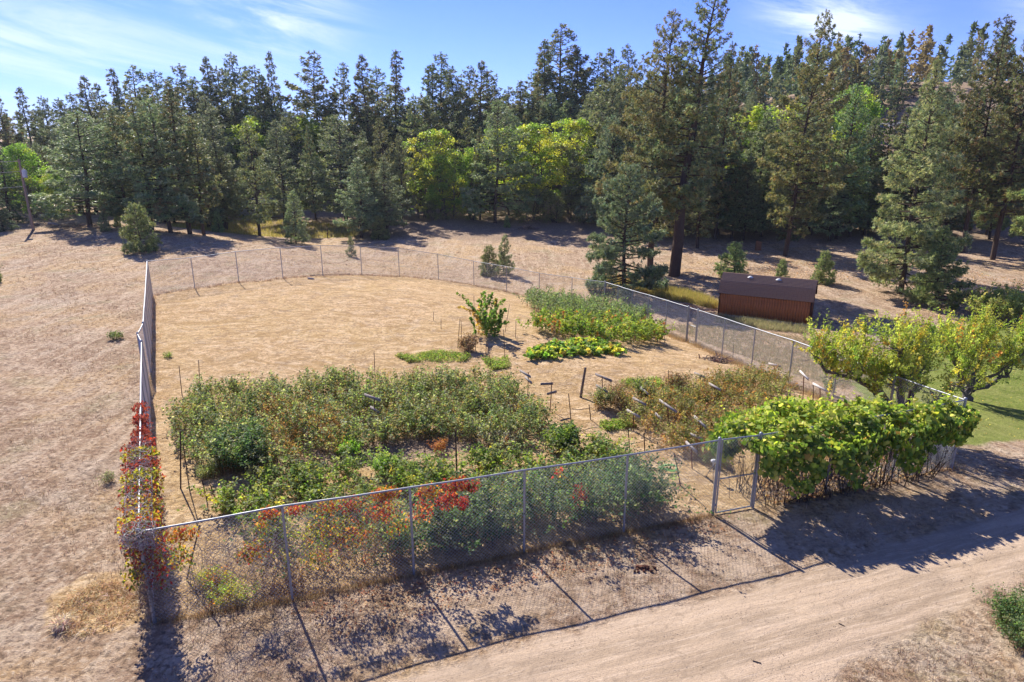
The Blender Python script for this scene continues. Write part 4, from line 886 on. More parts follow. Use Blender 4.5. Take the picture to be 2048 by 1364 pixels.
    for px, py in ((1660, 958), (1774, 945), (1875, 905), (1560, 905), (1700, 905), (1800, 890)):
        c = at(px, py); w_ = G(); w_.tube([c - root_p - [0, 0, .2], c - root_p + [0.02, 0, 2.2]], 0.05, 7, (0.09, 0.07, 0.055)); w_.build('arbour_post', M_wood, root)
arbour()
# ------------------------------------------------------------------ creepers
CRP = {'red': [(0.36, 0.045, 0.04), (0.24, 0.04, 0.035)], 'orange': [(0.44, 0.15, 0.05), (0.42, 0.22, 0.07)], 'yellow': [(0.38, 0.29, 0.05), (0.26, 0.25, 0.05)], 'green': [(0.12, 0.17, 0.04), (0.08, 0.12, 0.03)], 'wine': [(0.16, 0.04, 0.05), (0.22, 0.05, 0.05)]}
for k_ in CRP: CRP[k_] = [tuple(c * 0.78 for c in q) for q in CRP[k_]]
def creeper(label, blobs, seed, tangles=(), name='creeper_vine', cat='creeper', leaf=0.085, parts=True):
    """blobs: (centre xyz, radii xyz along fence / across / up, ang, n, mix dict)"""
    g = np.random.default_rng(seed); c0 = np.array(blobs[0][0], float); c0[2] = gz(c0[0], c0[1]); root = empty(name, Vector(c0), 0, label, cat); lf = G()
    for c, rr_, ang, n, mixd in blobs:
        o = rdir(n, g) * g.uniform(0, 1, (n, 1)) ** 0.5 * np.array(rr_); ca, sa = math.cos(ang), math.sin(ang)
        C = np.array(c) + np.stack([o[:, 0] * ca - o[:, 1] * sa, o[:, 0] * sa + o[:, 1] * ca, o[:, 2]], 1) - c0
        cs, ws = [], []
        for k, w in mixd.items():
            for q in CRP[k]: cs.append(q); ws.append(w)
        leaves(lf, C, rdir(n, g) * 0.7 + [0, 0, -0.6], rdir(n, g) * 0.7 + [0, 0, 0.6], leaf * g.uniform(0.6, 1.25, n), palette(cs, ws, n, g), OVAL, 0.2)
    lf.build('creeper_leaves', M_leaf, root)
    if tangles:
        st = G()
        for c, rr_, ang, n, col in tangles:
            m = 9; ca, sa = math.cos(ang), math.sin(ang)
            d = unit(np.stack([g.normal(0, 1, n), g.normal(0, 0.45, n), g.normal(0, 0.4, n)], 1)); s = g.uniform(-1, 1, (n, 3)) * rr_
            P = [s]
            for _ in range(m - 1):
                d = unit(d + g.normal(0, 0.45, (n, 3))); s = s + d * 0.10; s = np.clip(s, -np.array(rr_) * 1.15, np.array(rr_) * 1.15); P.append(s)
            P = np.stack(P, 1); Q = np.stack([P[..., 0] * ca - P[..., 1] * sa, P[..., 0] * sa + P[..., 1] * ca, P[..., 2]], -1) + np.array(c) - c0
            stems(st, Q, g.uniform(0.0025, 0.007, n), vary(col, n, g, 0.2), 3, 0.8)
        st.build('creeper_stems', M_wood, root)
lf_dir = LEFTP[1] - LEFTP[0]; LFL = np.linalg.norm(lf_dir); lf_dir = lf_dir / LFL; LANG = math.atan2(lf_dir[1], lf_dir[0])
def lpt(s, z, off=0.0): q = LEFTP[0] + lf_dir * s + np.array([-lf_dir[1], lf_dir[0]]) * off; return (q[0], q[1], gz(*q) + z)
def fpt(s, z, off=0.0): q = fa + fd * s + fn * off; return (q[0], q[1], gz(*q) + z)
bl, tg = [], []
for s, mx, n in ((0.3, {'red': 2, 'orange': 2, 'yellow': 1, 'green': .6}, 260), (0.75, {'yellow': 3, 'orange': 1, 'wine': 1}, 280), (1.5, {'wine': 2, 'orange': 1, 'yellow': 3}, 260), (2.3, {'wine': 2, 'red': 1, 'yellow': 2, 'green': 1}, 260), (3.1, {'yellow': 4, 'green': 1, 'wine': 1}, 420), (3.8, {'wine': 3, 'red': 2}, 200), (4.5, {'yellow': 4, 'green': 1, 'red': 1}, 460), (5.2, {'wine': 3, 'red': 2}, 280), (6.1, {'wine': 4, 'red': 1}, 240), (7.2, {'wine': 4, 'red': 1}, 200), (8.4, {'wine': 3, 'red': 1}, 120)):
    w = 0.50 if s < 5.5 else 0.26
    bl.append((lpt(s, 2.42), (0.42, w, 0.16), LANG, int(n * 1.6), mx))
    bl.append((lpt(s, 1.7), (0.45, w, 0.8), LANG, int(n * 1.8), {**mx, 'wine': mx.get('wine', 0) + 1.2}))
for s in np.arange(0.1, 5.4, 0.55): tg.append((lpt(s, 2.42), (0.4, 0.26, 0.12), LANG, 45, (0.46, 0.44, 0.44)))
for s in np.arange(0.1, 5.0, 0.8): tg.append((lpt(s, 1.5), (0.45, 0.2, 0.9), LANG, 36, (0.22, 0.18, 0.15)))
creeper('red and yellow creeper with grey stems smothering the near end of the left fence', bl, 500, tg)
YG = {'yellow': 2, 'green': 2, 'orange': 1.2, 'red': 0.6}; RO = {'red': 3, 'orange': 3, 'yellow': 1}
s_of = lambda px, py: float(np.dot(at(px, py, 2.44)[:2] - fa, fd))
creeper('creeper wrapped round the near corner post, bare grey stems on top, coloured leaves beside', [(fpt(-0.12, 2.1, 0.1), (0.35, 0.3, 0.4), ROAD_ANG, 170, {'red': 2, 'yellow': 2, 'wine': 1, 'green': 1}), (fpt(-0.22, 1.35), (0.28, 0.25, 0.45), ROAD_ANG, 130, {'green': 2, 'yellow': 2, 'red': .6}), (fpt(0.25, 1.5), (0.35, 0.18, 0.75), ROAD_ANG, 240, {'wine': 2, 'red': 2, 'yellow': 1, 'green': 1}), (fpt(0.85, 2.25), (0.42, 0.2, 0.2), ROAD_ANG, 300, {'orange': 2, 'red': 1.2, 'yellow': 2}), (fpt(0.8, 1.65), (0.3, 0.18, 0.4), ROAD_ANG, 170, YG)], 501,
        [(fpt(0.0, 2.35), (0.3, 0.26, 0.18), ROAD_ANG, 110, (0.46, 0.44, 0.44)), (fpt(0.0, 1.5), (0.20, 0.16, 0.95), ROAD_ANG, 150, (0.24, 0.2, 0.18)), (fpt(0.1, 0.4), (0.14, 0.12, 0.4), ROAD_ANG, 60, (0.2, 0.17, 0.15))])
creeper('orange red creeper cluster on the rail left of the first line post', [(fpt(s_of(540, 1000), 2.44), (0.28, 0.2, 0.16), ROAD_ANG, 170, RO), (fpt(s_of(520, 1010), 2.1), (0.2, 0.15, 0.25), ROAD_ANG, 90, YG), (fpt(s_of(500, 1010), 1.45), (0.45, 0.15, 0.35), ROAD_ANG, 170, {'orange': 3, 'red': 1, 'yellow': 2}), (fpt(s_of(480, 1010), 1.35), (0.2, 0.15, 0.2), ROAD_ANG, 60, YG)], 502, [(fpt(s_of(480, 1010), 1.5, 0.3), (0.9, 0.3, 0.6), ROAD_ANG, 260, (0.25, 0.21, 0.19))])
bl = []
for px, z, n, mx, sx, sz_ in ((590, 2.45, 130, RO, .3, .12), (650, 2.35, 150, {'red': 1, 'yellow': 2, 'orange': 2}, .35, .22), (700, 2.3, 150, RO, .35, .25), (770, 2.45, 340, {'orange': 5, 'yellow': 2, 'red': 1}, .45, .2), (760, 2.0, 260, {'orange': 2, 'red': 2, 'yellow': 1}, .5, .35), (640, 1.7, 260, {'yellow': 3, 'orange': 2, 'green': 2}, .55, .5), (700, 1.5, 300, {'orange': 2, 'wine': 2, 'yellow': 2, 'green': 1}, .6, .5), (620, 1.0, 110, YG, .5, .3), (790, 1.5, 150, YG, .45, .4)):
    bl.append((fpt(s_of(px, 985), z), (sx, 0.16, sz_), ROAD_ANG, int(n * 1.2), mx))
creeper('mixed orange and yellow creeper spread over the near fence between first and second line posts', bl, 503, [(fpt(s_of(680, 985), 1.6, .1), (1.2, 0.2, 0.8), ROAD_ANG, 260, (0.24, 0.2, 0.18))])
bl = []
for px, z, n, mx, sx, sz_ in ((850, 2.35, 260, {'yellow': 2, 'orange': 2, 'red': 1}, .35, .25), (910, 2.4, 330, {'red': 4, 'orange': 2, 'green': 1}, .45, .2), (890, 2.0, 250, {'red': 3, 'wine': 1, 'orange': 1}, .4, .3), (945, 2.3, 150, {'red': 4, 'green': 1}, .3, .18), (925, 1.85, 120, {'red': 4}, .2, .2), (840, 1.8, 130, {'red': 2, 'orange': 2}, .3, .4)):
    bl.append((fpt(s_of(px, 965), z), (sx, 0.16, sz_), ROAD_ANG, int(n * 1.1), mx))
creeper('bright scarlet creeper over the rail right of the second line post', bl, 504)
creeper('few red brambles climbing behind the near fence left of the fourth post', [(fpt(s_of(1180, 930), 1.2, .3), (.3, .2, .45), ROAD_ANG, 110, {'red': 2, 'orange': 1, 'wine': 1}), (fpt(s_of(1130, 930), 2.0, .4), (.2, .2, .25), ROAD_ANG, 40, {'orange': 1, 'red': 1})], 505)
# bare bramble stems in the near left corner
def brambles(label, c, rr_, n, seed, col, m=10, step=0.14):
    g = np.random.default_rng(seed); st = G(); b = np.array(c)[None] + g.uniform(-1, 1, (n, 2)) @ np.array([fd * rr_[0], fn * rr_[1]]); z = terr(b[:, 0], b[:, 1])
    s = np.column_stack([b, z]); d = unit(g.normal(0, 0.5, (n, 3)) + [0, 0, 1.1]); P = [s]
    for _ in range(m - 1):
        d = unit(d + g.normal(0, 0.22, (n, 3)) - [0, 0, 0.10]); s = s + d * step; s[:, 2] = np.maximum(s[:, 2], z + 0.03); P.append(s)
    o0 = np.array([c[0], c[1], gz(*c)]); stems(st, np.stack(P, 1) - o0, g.uniform(0.004, 0.010, n), vary(col, n, g, 0.25), 3); o = st.build('bare_brambles', M_wood); o.location = o0
    return tag(o, label, 'brambles')
brambles('grey leafless bramble stems inside the near left corner of the fence', (fa + fd * 1.9 + fn * 0.9), (1.3, 0.7), 210, 601, (0.22, 0.18, 0.16))
brambles('brown dead canes at the foot of the first line post of the near fence', (fa + fd * 2.9 + fn * 0.2), (0.5, 0.2), 90, 602, (0.20, 0.10, 0.05), 8, 0.11)
brambles('dead grey canes lying in front of the big berry bed', at(640, 930)[:2], (1.6, 0.5), 130, 603, (0.30, 0.27, 0.25), 8, 0.1)
brambles('pale dead sticks on the bare strip behind the low vine row', at(850, 885)[:2], (1.8, 0.5), 150, 604, (0.30, 0.26, 0.24), 7, 0.07)
for k_, (s0, s1) in enumerate(((1.2, 2.2), (0.9, 1.5))):
    thicket('yellow green weeds low behind the near fence, %s' % ('between corner and first post' if k_ == 0 else 'close beside the corner post'), along(s0, s1, 0.05 + k_ * .8, 0.6 + k_ * .8), 60, 0.2, 0.5, 620 + k_, [(0.22, 0.28, 0.05), (0.34, 0.30, 0.07), (0.35, 0.15, 0.05)], [3, 2, 1], per=16, leaf=0.06, name='low_weeds')
# ------------------------------------------------------------------ fruit trees
def fruit_tree(base, limbs, seed, label, leafcols, wts, nsprout=150, leafn=36, leaf=0.095, col=(0.12, 0.11, 0.10)):
    """limbs: list of polylines (x, y, z relative to base) with start radius"""
    g = np.random.default_rng(seed); wd = G(); lf = G(); root = empty('fruit_tree', Vector(base), 0, label, 'fruit tree'); tips = []
    def wobble(P, k=0.05):
        P = np.array(P, float); t = np.linspace(0, len(P) - 1, len(P) * 3 - 2); Q = np.stack([np.interp(t, np.arange(len(P)), P[:, i]) for i in range(3)], 1); Q[1:] += g.normal(0, k, (len(Q) - 1, 3)); return Q
    for P, r in limbs:
        P = [(x * 1.2, y * 1.2, z * (1.1 if z > 0 else 1)) for x, y, z in P]; Q = wobble(P, 0.06); rad = r * np.linspace(1, 0.38, len(Q)) * (1 + g.normal(0, 0.07, len(Q))); wd.tube(Q, rad, 8, col)
        for _ in range(int(len(Q) * 1.5)):
            i = g.integers(len(Q) // 3, len(Q)); s = Q[i]; d = unit(g.normal(0, 1, 3) * [1, 1, 0.5] + [0, 0, 0.6]); L = g.uniform(0.5, 1.3); B = [s]
            for _ in range(5): d = unit(d + g.normal(0, 0.3, 3) + [0, 0, 0.08]); s = s + d * L / 5; B.append(s)
            wd.tube(B, np.linspace(rad[i] * 0.45, 0.010, 6), 5, (0.15, 0.14, 0.13)); tips.append(np.array(B)); 
    # upright water sprouts carrying the leaves, on the higher twigs
    hi = [t_ for t_ in tips if t_[-1][2] > 1.9] if len(limbs) > 3 else tips
    tips = hi or tips
    n = nsprout; k = g.integers(0, len(tips), n); j = g.integers(1, 6, n); s = np.stack([tips[a][b] for a, b in zip(k, j)])
    d = unit(g.normal(0, 0.42, (n, 3)) + [0, 0, 0.9]); h = g.uniform(0.35, 1.4, n); P = np.stack([s, s + d * h[:, None] * 0.5, s + (d + g.normal(0, 0.1, (n, 3))) * h[:, None]], 1)
    stems(wd, P, 0.008, (0.17, 0.14, 0.11), 3)
    i = np.repeat(np.arange(n), leafn); t = g.uniform(0.1, 1.03, n * leafn)[:, None]; C = s[i] + (P[i, 2] - s[i]) * t + rdir(n * leafn, g) * 0.10 * g.uniform(0.3, 1, (n * leafn, 1))
    bc = palette(leafcols, wts, n, g, 0.1)[i]
    leaves(lf, C, rdir(n * leafn, g) + [0, 0, -0.5], rdir(n * leafn, g) + [0, 0, 0.5], leaf * g.uniform(0.6, 1.2, len(C)), np.clip(bc * (1 + g.normal(0, 0.18, (len(C), 1))), 0.004, 0.9), WIDE, 0.2)
    wd.build('trunk', M_bark, root); lf.build('crown', M_leaf, root)
FY = [(0.22, 0.25, 0.055), (0.16, 0.21, 0.045), (0.32, 0.28, 0.06), (0.36, 0.19, 0.05), (0.30, 0.34, 0.09)]
b1 = at(1790, 868); m1 = b1[1] / FPX * 1.05
fruit_tree(b1, [([(0, 0, -.2), (-.05, 0, .5), (-.15, 0, .8)], .24), ([(-.1, 0, .7), (-.45, .2, 1.2), (-.95, .1, 1.7), (-1.7, .3, 2.05), (-2.3, .5, 2.15), (-2.75, .5, 2.7)], .12), ([(0, 0, .7), (.05, .1, 1.5), (-.05, .3, 2.2), (-.1, .3, 3.0)], .15), ([(.05, 0, .6), (.5, .2, 1.4), (.75, .4, 2.1), (.7, .8, 3.0)], .13), ([(.1, 0, .5), (.7, -.1, .9), (1.4, .1, 1.4), (2.0, .3, 1.9), (2.3, .5, 2.7)], .13), ([(0, .1, .7), (-.5, .8, 1.7), (-1.0, 1.4, 2.6)], .10), ([(.1, .1, .7), (.4, 1.1, 1.7), (.9, 1.9, 2.6)], .10)], 701, 'gnarled old fruit tree with yellow green and orange leaves outside the right fence', FY, [4, 4, 2.5, 0.35, 2], 480, 46)
b2 = at(1935, 800)
fruit_tree(b2, [([(0, 0, -.2), (.05, 0, .6), (0, 0, .9)], .26), ([(0, 0, .7), (-.5, .1, 1.2), (-.9, 0, 1.9), (-1.3, .2, 2.6)], .12), ([(0, 0, .8), (.05, .2, 1.7), (-.1, .3, 2.6), (0, .3, 3.3)], .15), ([(.1, 0, .5), (.8, 0, .8), (1.5, .1, 1.3), (2.1, .3, 2.0), (2.5, .4, 2.9)], .15), ([(0, .1, .7), (-.4, .9, 1.8), (-.6, 1.5, 2.8)], .10), ([(.1, .1, .7), (.8, 1.0, 1.8), (1.3, 1.7, 3.0)], .11), ([(.1, 0, .9), (.7, -.5, 1.6), (1.2, -.7, 2.4)], .10)], 702, 'second gnarled fruit tree on the lawn near the right edge, yellow green leaves', FY, [4, 4, 2, .1, 2], 480, 46)
b3 = at(1655, 800)
fruit_tree(b3, [([(0, 0, -.2), (0, 0, .7), (.02, 0, 1.4), (-.1, .1, 2.1)], .045), ([(0, 0, 1.5), (-.4, 0, 2.2), (-.9, 0, 2.6)], .03)], 703, 'small thin fruit tree with few dark leaves leaning toward the shed', [(0.12, 0.16, 0.05), (0.18, 0.22, 0.06)], [1, 1], 34, 26, 0.09)
b4 = at(2230, 860)
fruit_tree(b4, [([(0, 0, -.2), (0, 0, 1.0)], .25), ([(0, 0, 1), (-1.2, 0, 1.9), (-2.4, .1, 2.6), (-3.0, .2, 3.2)], .12), ([(0, 0, 1), (-.5, .5, 2.4), (-.9, .6, 4.0)], .14), ([(0, 0, 1), (.9, .3, 2.6), (1.6, .2, 3.8)], .12), ([(0, 0, 1), (-1.0, -1.0, 2.0), (-1.9, -1.5, 2.8)], .12)], 704, 'broad leaved tree reaching in from beyond the right edge over the lawn', [(0.13, 0.20, 0.06), (0.20, 0.27, 0.09), (0.28, 0.32, 0.14)], [2, 2, 1], 260, 34, 0.14)
# dead grey twigs behind the first fruit tree
brambles('bleached dead branches sticking out left of the first fruit tree', at(1750, 690)[:2], (0.6, 0.5), 60, 605, (0.40, 0.38, 0.37), 14, 0.15)
# ================================================================== POSTS, STAKES
def stake(xt, yt, xb, yb, label, r=0.016, col=(0.10, 0.065, 0.05), name='garden_stake', cat='stake', mat=None):
    b = at(xb, yb); h = height_for(b, yt)
    # top point lies over the base plus the lean seen in the photograph
    rr_ = ray(xt, yt); X = rr_[0] / rr_[1] * b[1] - b[0]
    g = G(); g.tube([(-X * 0.05, 0, -0.15), (X * 0.5, 0, h * 0.5), (X, 0, h)], [r * 1.1, r, r * 0.9], 6, col); o = g.build(name, mat or M_wood); o.location = b
    return tag(o, label, cat)
for a in ((361, 862, 361, 977, 'tall dark stake nearest the left fence, at the front of the berry beds', .022), (366, 886, 379, 980, 'thinner stake leaning beside the tall dark stake near the left fence'),
  (358, 732, 364, 790, 'stake at the back left corner of the big berry bed'), (397, 720, 400, 775, 'short stake poking up behind the back left of the berry bed'), (404, 959, 413, 996, 'left one of two short leaning stakes in the straw by the near corner'), (420, 968, 431, 997, 'right one of two short leaning stakes in the straw by the near corner'),
  (748, 703, 751, 772, 'stake behind the middle of the big berry bed'), (911, 860, 914, 958, 'stout dark stake standing in the low vine row', .03), (850, 888, 850, 916, 'short stake on the bare strip left of the stout one'),
  (948, 591, 948, 662, 'stake in the grape mound, left side'), (1019, 609, 1010, 664, 'thin leaning stake right of the grape mound'), (920, 637, 915, 696, 'left of two poles leaning together by the tawny clump'), (922, 640, 924, 694, 'right of two poles leaning together by the tawny clump'),
  (1007, 659, 1010, 716, 'slim upright stake in front of the grape mound'), (1032, 642, 1031, 676, 'short stake between the grape mound and the grape row'), (975, 687, 983, 738, 'stake leaning against another at the berry bed corner'), (973, 684, 971, 722, 'upright one of the crossed stakes at the berry bed corner'), (951, 680, 951, 702, 'little stake just right of the tawny clump'),
  (867, 624, 867, 641, 'lone short stake in the open straw'), (882, 637, 882, 658, 'second lone short stake in the open straw'), (1110, 637, 1107, 679, 'stake at the left end of the grape row'), (1329, 641, 1329, 688, 'stake at the right end of the grape row by the fence'),
  (1137, 787, 1143, 846, 'taller of two stakes joined by a rope', .02), (1178, 809, 1182, 840, 'shorter of two stakes joined by a rope', .02), (1256, 856, 1260, 904, 'left of two stakes behind the near fence blackberries', .02), (1288, 866, 1290, 910, 'right of two stakes behind the near fence blackberries', .02),
  (1348, 905, 1362, 972, 'steel stake beside the hose inside the near fence', .018), (1337, 740, 1337, 790, 'thin stake behind the crossbar posts'), (1358, 754, 1357, 800, 'dark stake right of the thin one behind the crossbars'), (1508, 745, 1505, 775, 'thin stake in the back of the dry berry bed'), (1467, 690, 1466, 716, 'tiny stake outside the right fence'), (1655, 655, 1653, 668, 'thin pale stake right of the shed'), (563, 1010, 545, 1120, 'leaning stake behind the first line post of the near fence'), (400, 1050, 372, 1160, 'leaning dark stake in the near left corner among bare brambles', .02),
  (655, 457, 655, 476, 'short brown marker post in the yellow grass', .06), (1627, 770, 1626, 812, 'short dark stake behind the arbour leaves')): stake(*a[:5], *( [a[5]] if len(a) > 5 else []))
stake(1171, 735, 1161, 795, 'thick weathered wooden post leaning right in the open straw', 0.06, (0.17, 0.14, 0.12), 'wooden_post', 'post')
def trellis(bars, xb, yb, label, col=(0.33, 0.30, 0.28), rod=(0.17, 0.07, 0.045), up=0.0):
    b = at(xb, yb); root = empty('trellis_post', Vector(b), 0, label, 'trellis post'); top = 0
    for x0, y0, x1, y1 in bars:
        # a level bar: its middle stands above the base, its ends at the same height
        mx, my = (x0 + x1) / 2, (y0 + y1) / 2; h = height_for(b, my); zz = b[2] + h
        def hp(x, y): r_ = ray(x, y); t = (zz - CAMH) / r_[2]; return np.array([r_[0] * t, r_[1] * t, zz])
        A, B = hp(x0, y0), hp(x1, y1); L = float(np.linalg.norm(B - A)); d = (B - A) / L; L2 = min(L, 1.5)
        ang = math.atan2(d[1], d[0]); ca, sa = math.cos(ang), math.sin(ang); g = G(); g.box((A + B) / 2 - b, (L2, 0.045, 0.095), col, rot=[[ca, -sa, 0], [sa, ca, 0], [0, 0, 1]]); g.build('crossbar', M_wood, root); top = max(top, h); M0 = (A + B) / 2 - b
    g = G(); g.tube([(0, 0, -.1), (M0[0], M0[1] + 0.03, top + 0.05 + up)], 0.02, 6, rod); g.build('post', M_wood, root)
PALE = (0.36, 0.34, 0.32)
for a in (([(1081, 768, 1106, 767), (1094, 788, 1113, 783)], 1100, 822, 'trellis post with two dark crossbars at the right side of the big berry bed', (0.2, 0.18, 0.17)),
  ([(1191, 748, 1223, 762), (1192, 770, 1215, 785)], 1206, 808, 'trellis post with two weathered crossbars beside the tawny bush', (0.24, 0.22, 0.21)),
  ([(1281, 774, 1296, 788)], 1290, 812, 'trellis post with short tilted pale crossbar above the leafy bush', PALE), ([(1266, 796, 1292, 810)], 1280, 838, 'trellis post with pale crossbar left of the rusty rod', PALE), ([(1254, 820, 1280, 835)], 1268, 862, 'trellis post with low pale crossbar at the left end of the dry berry bed', PALE),
  ([(1319, 800, 1353, 824)], 1338, 855, 'trellis post with long pale crossbar and rusty rod in the dry berry bed', PALE), ([(1389, 746, 1412, 756)], 1402, 788, 'rearmost trellis post with dark grey crossbar in the dry berry bed', (0.28, 0.26, 0.25)), ([(1418, 767, 1441, 780)], 1430, 812, 'trellis post with grey crossbar right behind the dry berry bed', (0.42, 0.40, 0.38)),
  ([(1389, 833, 1412, 855)], 1402, 890, 'trellis post with slanting pale crossbar touching the arbour leaves', PALE), ([(1381, 868, 1406, 879)], 1396, 912, 'trellis post with pale crossbar lowest at the left edge of the arbour', PALE), ([(1372, 884, 1394, 904)], 1385, 938, 'trellis post with pale crossbar just behind the near fence rail', PALE), ([(1311, 827, 1323, 838)], 1318, 862, 'trellis post with stubby crossbar half hidden in the dry berry bed', (0.4, 0.38, 0.36)),
  ([(1600, 742, 1617, 759)], 1606, 800, 'trellis post with white slanting crossbar and rusty rod behind the arbour', (0.62, 0.60, 0.57), (0.17, 0.07, 0.045), 0.0), ([(1626, 767, 1655, 783)], 1641, 822, 'trellis post with long white crossbar behind the arbour near the right fence', (0.62, 0.60, 0.57)), ([(1537, 727, 1561, 733)], 1549, 764, 'trellis post with thin white crossbar close to the right fence', (0.6, 0.58, 0.55)),
  ([(1040, 741, 1061, 754), (1051, 755, 1063, 766)], 1055, 800, 'trellis post with slanting dark crossbars at the back right of the berry bed', (0.3, 0.28, 0.26)), ([(729, 789, 761, 801), (741, 814, 758, 825)], 750, 862, 'trellis post with dark crossbar in the middle of the big berry bed', (0.27, 0.25, 0.24))): trellis(*a)
def wire(pts, r, col, name, label, cat='wire', sag=0.1, mat=None):
    pts = [np.array(p, float) for p in pts]; o0 = pts[0]; Q = []
    for a, b in zip(pts[:-1], pts[1:]):
        for t in np.linspace(0, 1, 9)[: -1]: Q.append(a + (b - a) * t - [0, 0, sag * 4 * t * (1 - t)] - o0)
    Q.append(pts[-1] - o0); g = G(); g.tube(Q, r, 5, col); o = g.build(name, mat or M_wood); o.location = o0; return tag(o, label, cat)
q0, q1 = at(1143, 846), at(1182, 840); wire([q0 + [0, 0, 0.6], q1 + [0, 0, 0.55]], 0.012, (0.12, 0.1, 0.09), 'rope', 'dark rope sagging between the two stakes', 'rope', 0.05)
q0, q1 = at(1260, 904), at(1290, 910); wire([q0 + [0, 0, 0.35], q1 + [0, 0, 0.6]], 0.01, (0.12, 0.1, 0.09), 'rope', 'dark rope between the stakes behind the blackberries', 'rope', 0.05)
def coil():
    g = G(); c = at(1335, 940) + [0, 0, 0.5]; Q = []
    for i in range(70): a = i * 0.45; r_ = 0.28 + 0.02 * math.sin(i * 1.7); Q.append((r_ * math.cos(a) * 1.1, r_ * math.sin(a) * .7, 0.04 * math.sin(i * 0.9) + 0.001 * i))
    g.tube(Q, 0.012, 5, (0.30, 0.42, 0.38)); o = g.build('garden_hose', M_leaf); o.location = c - [0, 0, 0.45]; tag(o, 'pale green garden hose coiled on the ground inside the near fence', 'hose')
coil()
def sprinkler():
    c = at(1424, 958); root = empty('sprinkler_stand', Vector(c), 0, 'small white topped sprinkler on thin tripod just left of the gate', 'sprinkler')
    for k in range(3):
        g = G(); a = k * 2.09 + .4; g.tube([(0, 0, .55), (0.22 * math.cos(a), 0.22 * math.sin(a), 0)], .012, 5, (.2, .2, .2)); g.build('leg', M_wood, root)
    g = G(); g.tube([(0, 0, .5), (0, 0, .6)], .025, 8); g.tube([(0, 0, .6), (0, 0, .62), (0.0, 0, .68), (0, 0, .72)], [.02, .09, .1, .05], 10); g.build('sprinkler_head', M_white, root)
sprinkler()
# ------------------------------------------------------------------ power poles
def power_pole(xb, yb, xt, yt, label, tx=True):
    b = at(xb, yb); h = height_for(b, yt); rr_ = ray(xt, yt); X = rr_[0] / rr_[1] * b[1] - b[0]
    root = empty('power_pole', Vector(b), 0, label, 'power pole'); g = G(); g.tube([(0, 0, -.3), (X * .5, 0, h * .5), (X, 0, h)], [.17, .14, .11], 10, (0.30, 0.24, 0.19)); g.build('pole', M_wood, root)
    if tx:
        g = G(); c = np.array([X * .86 + .38, -.05, h * .80]); g.tube([c - [0, 0, .42], c + [0, 0, .3], c + [0, 0, .42]], [.25, .25, .16], 14); g.build('transformer', M_white, root)
        g = G(); g.tube([c + [0, 0, .4], c + [0, 0, .62]], .04, 6); g.build('insulator', M_white, root)
        g = G(); g.box((X * .96 - .15, 0, h - .25), (.75, .08, .1), (.3, .25, .2)); g.build('crossarm', M_wood, root)
        g = G(); g.tube([(X - .02, .12, h), (X * .5 + .14, .1, h * .5)], .02, 5, (.25, .25, .25)); g.build('conduit', M_galv, root)
    return b, X, h
pb, pX, ph = power_pole(67, 460, 37, 318, 'leaning wooden power pole with grey transformer in the dry field')
pb2, pX2, ph2 = power_pole(-14, 452, -24, 372, 'second wooden pole at the left edge behind the low spruce', False)
for z0, z1, d_, sg in ((0.97, 1.05, 0.1, 0.5), (0.83, 0.9, 0, 0.7), (0.62, 0.80, -0.1, 1.0)):
    wire([pb + [pX * z0, 0, ph * z0], pb + [-26, -8 + d_ * 10, ph * z1 + 0.5]], 0.022, (0.35, 0.35, 0.36), 'power_line', 'overhead wire running left from the leaning pole, %s one' % {0.97: 'top', 0.83: 'middle', 0.62: 'lowest, drooping'}[z0], 'wire', sg)
wire([at(165, 424) + [0, 0, 1.6], at(184, 437) + [0, 0, .05]], .02, (.6, .58, .55), 'guy_wire', 'pale slanting wire in front of the lone pine', 'wire', 0)
def log(x0, y0, x1, y1, r, label, col=(0.16, 0.12, 0.09), z=0.0, name='log'):
    a, b = at(x0, y0), at(x1, y1); g = G(); g.tube([(0, 0, r + z), (b - a) * .5 + [0, 0, r * 1.1 + z], (b - a) + [0, 0, r + z]], [r, r * .95, r * .8], 8, col); o = g.build(name, M_bark); o.location = a; return tag(o, label, 'log')
log(69, 452, 80, 451, .12, 'short log just right of the power pole foot'); log(98, 449, 118, 452, .16, 'grey log end at the brush under the lone pine', (0.3, 0.27, 0.24)); log(616, 558, 628, 559, .07, 'pale piece of timber at the far fence foot', (0.45, 0.42, 0.38))
log(620, 552, 700, 549, .05, 'dark pipe lying along the foot of the far fence', (0.08, 0.07, 0.06))
def pile(px, py, label, n=160, r=1.5, h=.6, col=(0.24, 0.19, 0.16), seed=1):
    g = np.random.default_rng(seed); c = at(px, py); a = g.uniform(0, 6.28, n); q = g.uniform(0, 1, n) ** .7; P0 = np.stack([r * q * np.cos(a), r * .6 * q * np.sin(a), h * (1 - q) * g.uniform(0, 1, n) + .03], 1); d = unit(g.normal(0, 1, (n, 3)) * [1, 1, .3]); L = g.uniform(.3, .9, (n, 1))
    st = G(); stems(st, np.stack([P0 - d * L / 2, P0 + g.normal(0, .03, (n, 3)), P0 + d * L / 2], 1), g.uniform(.012, .035, n), vary(col, n, g, .3), 4); o = st.build('brush_pile', M_bark); o.location = c; return tag(o, label, 'brush pile')
pile(1057, 458, 'grey brown brush pile in the clearing', 260, 1.6, .8, seed=3); pile(160, 455, 'fallen branches beneath the lone pine', 200, 3.6, .5, seed=4); pile(1428, 722, 'small heap of dead prunings on the straw', 110, 1.0, .18, (0.22, 0.16, 0.13), 5); pile(1535, 540, 'fallen dark branches on the needle litter behind the shed', 90, 2.2, .3, seed=6)
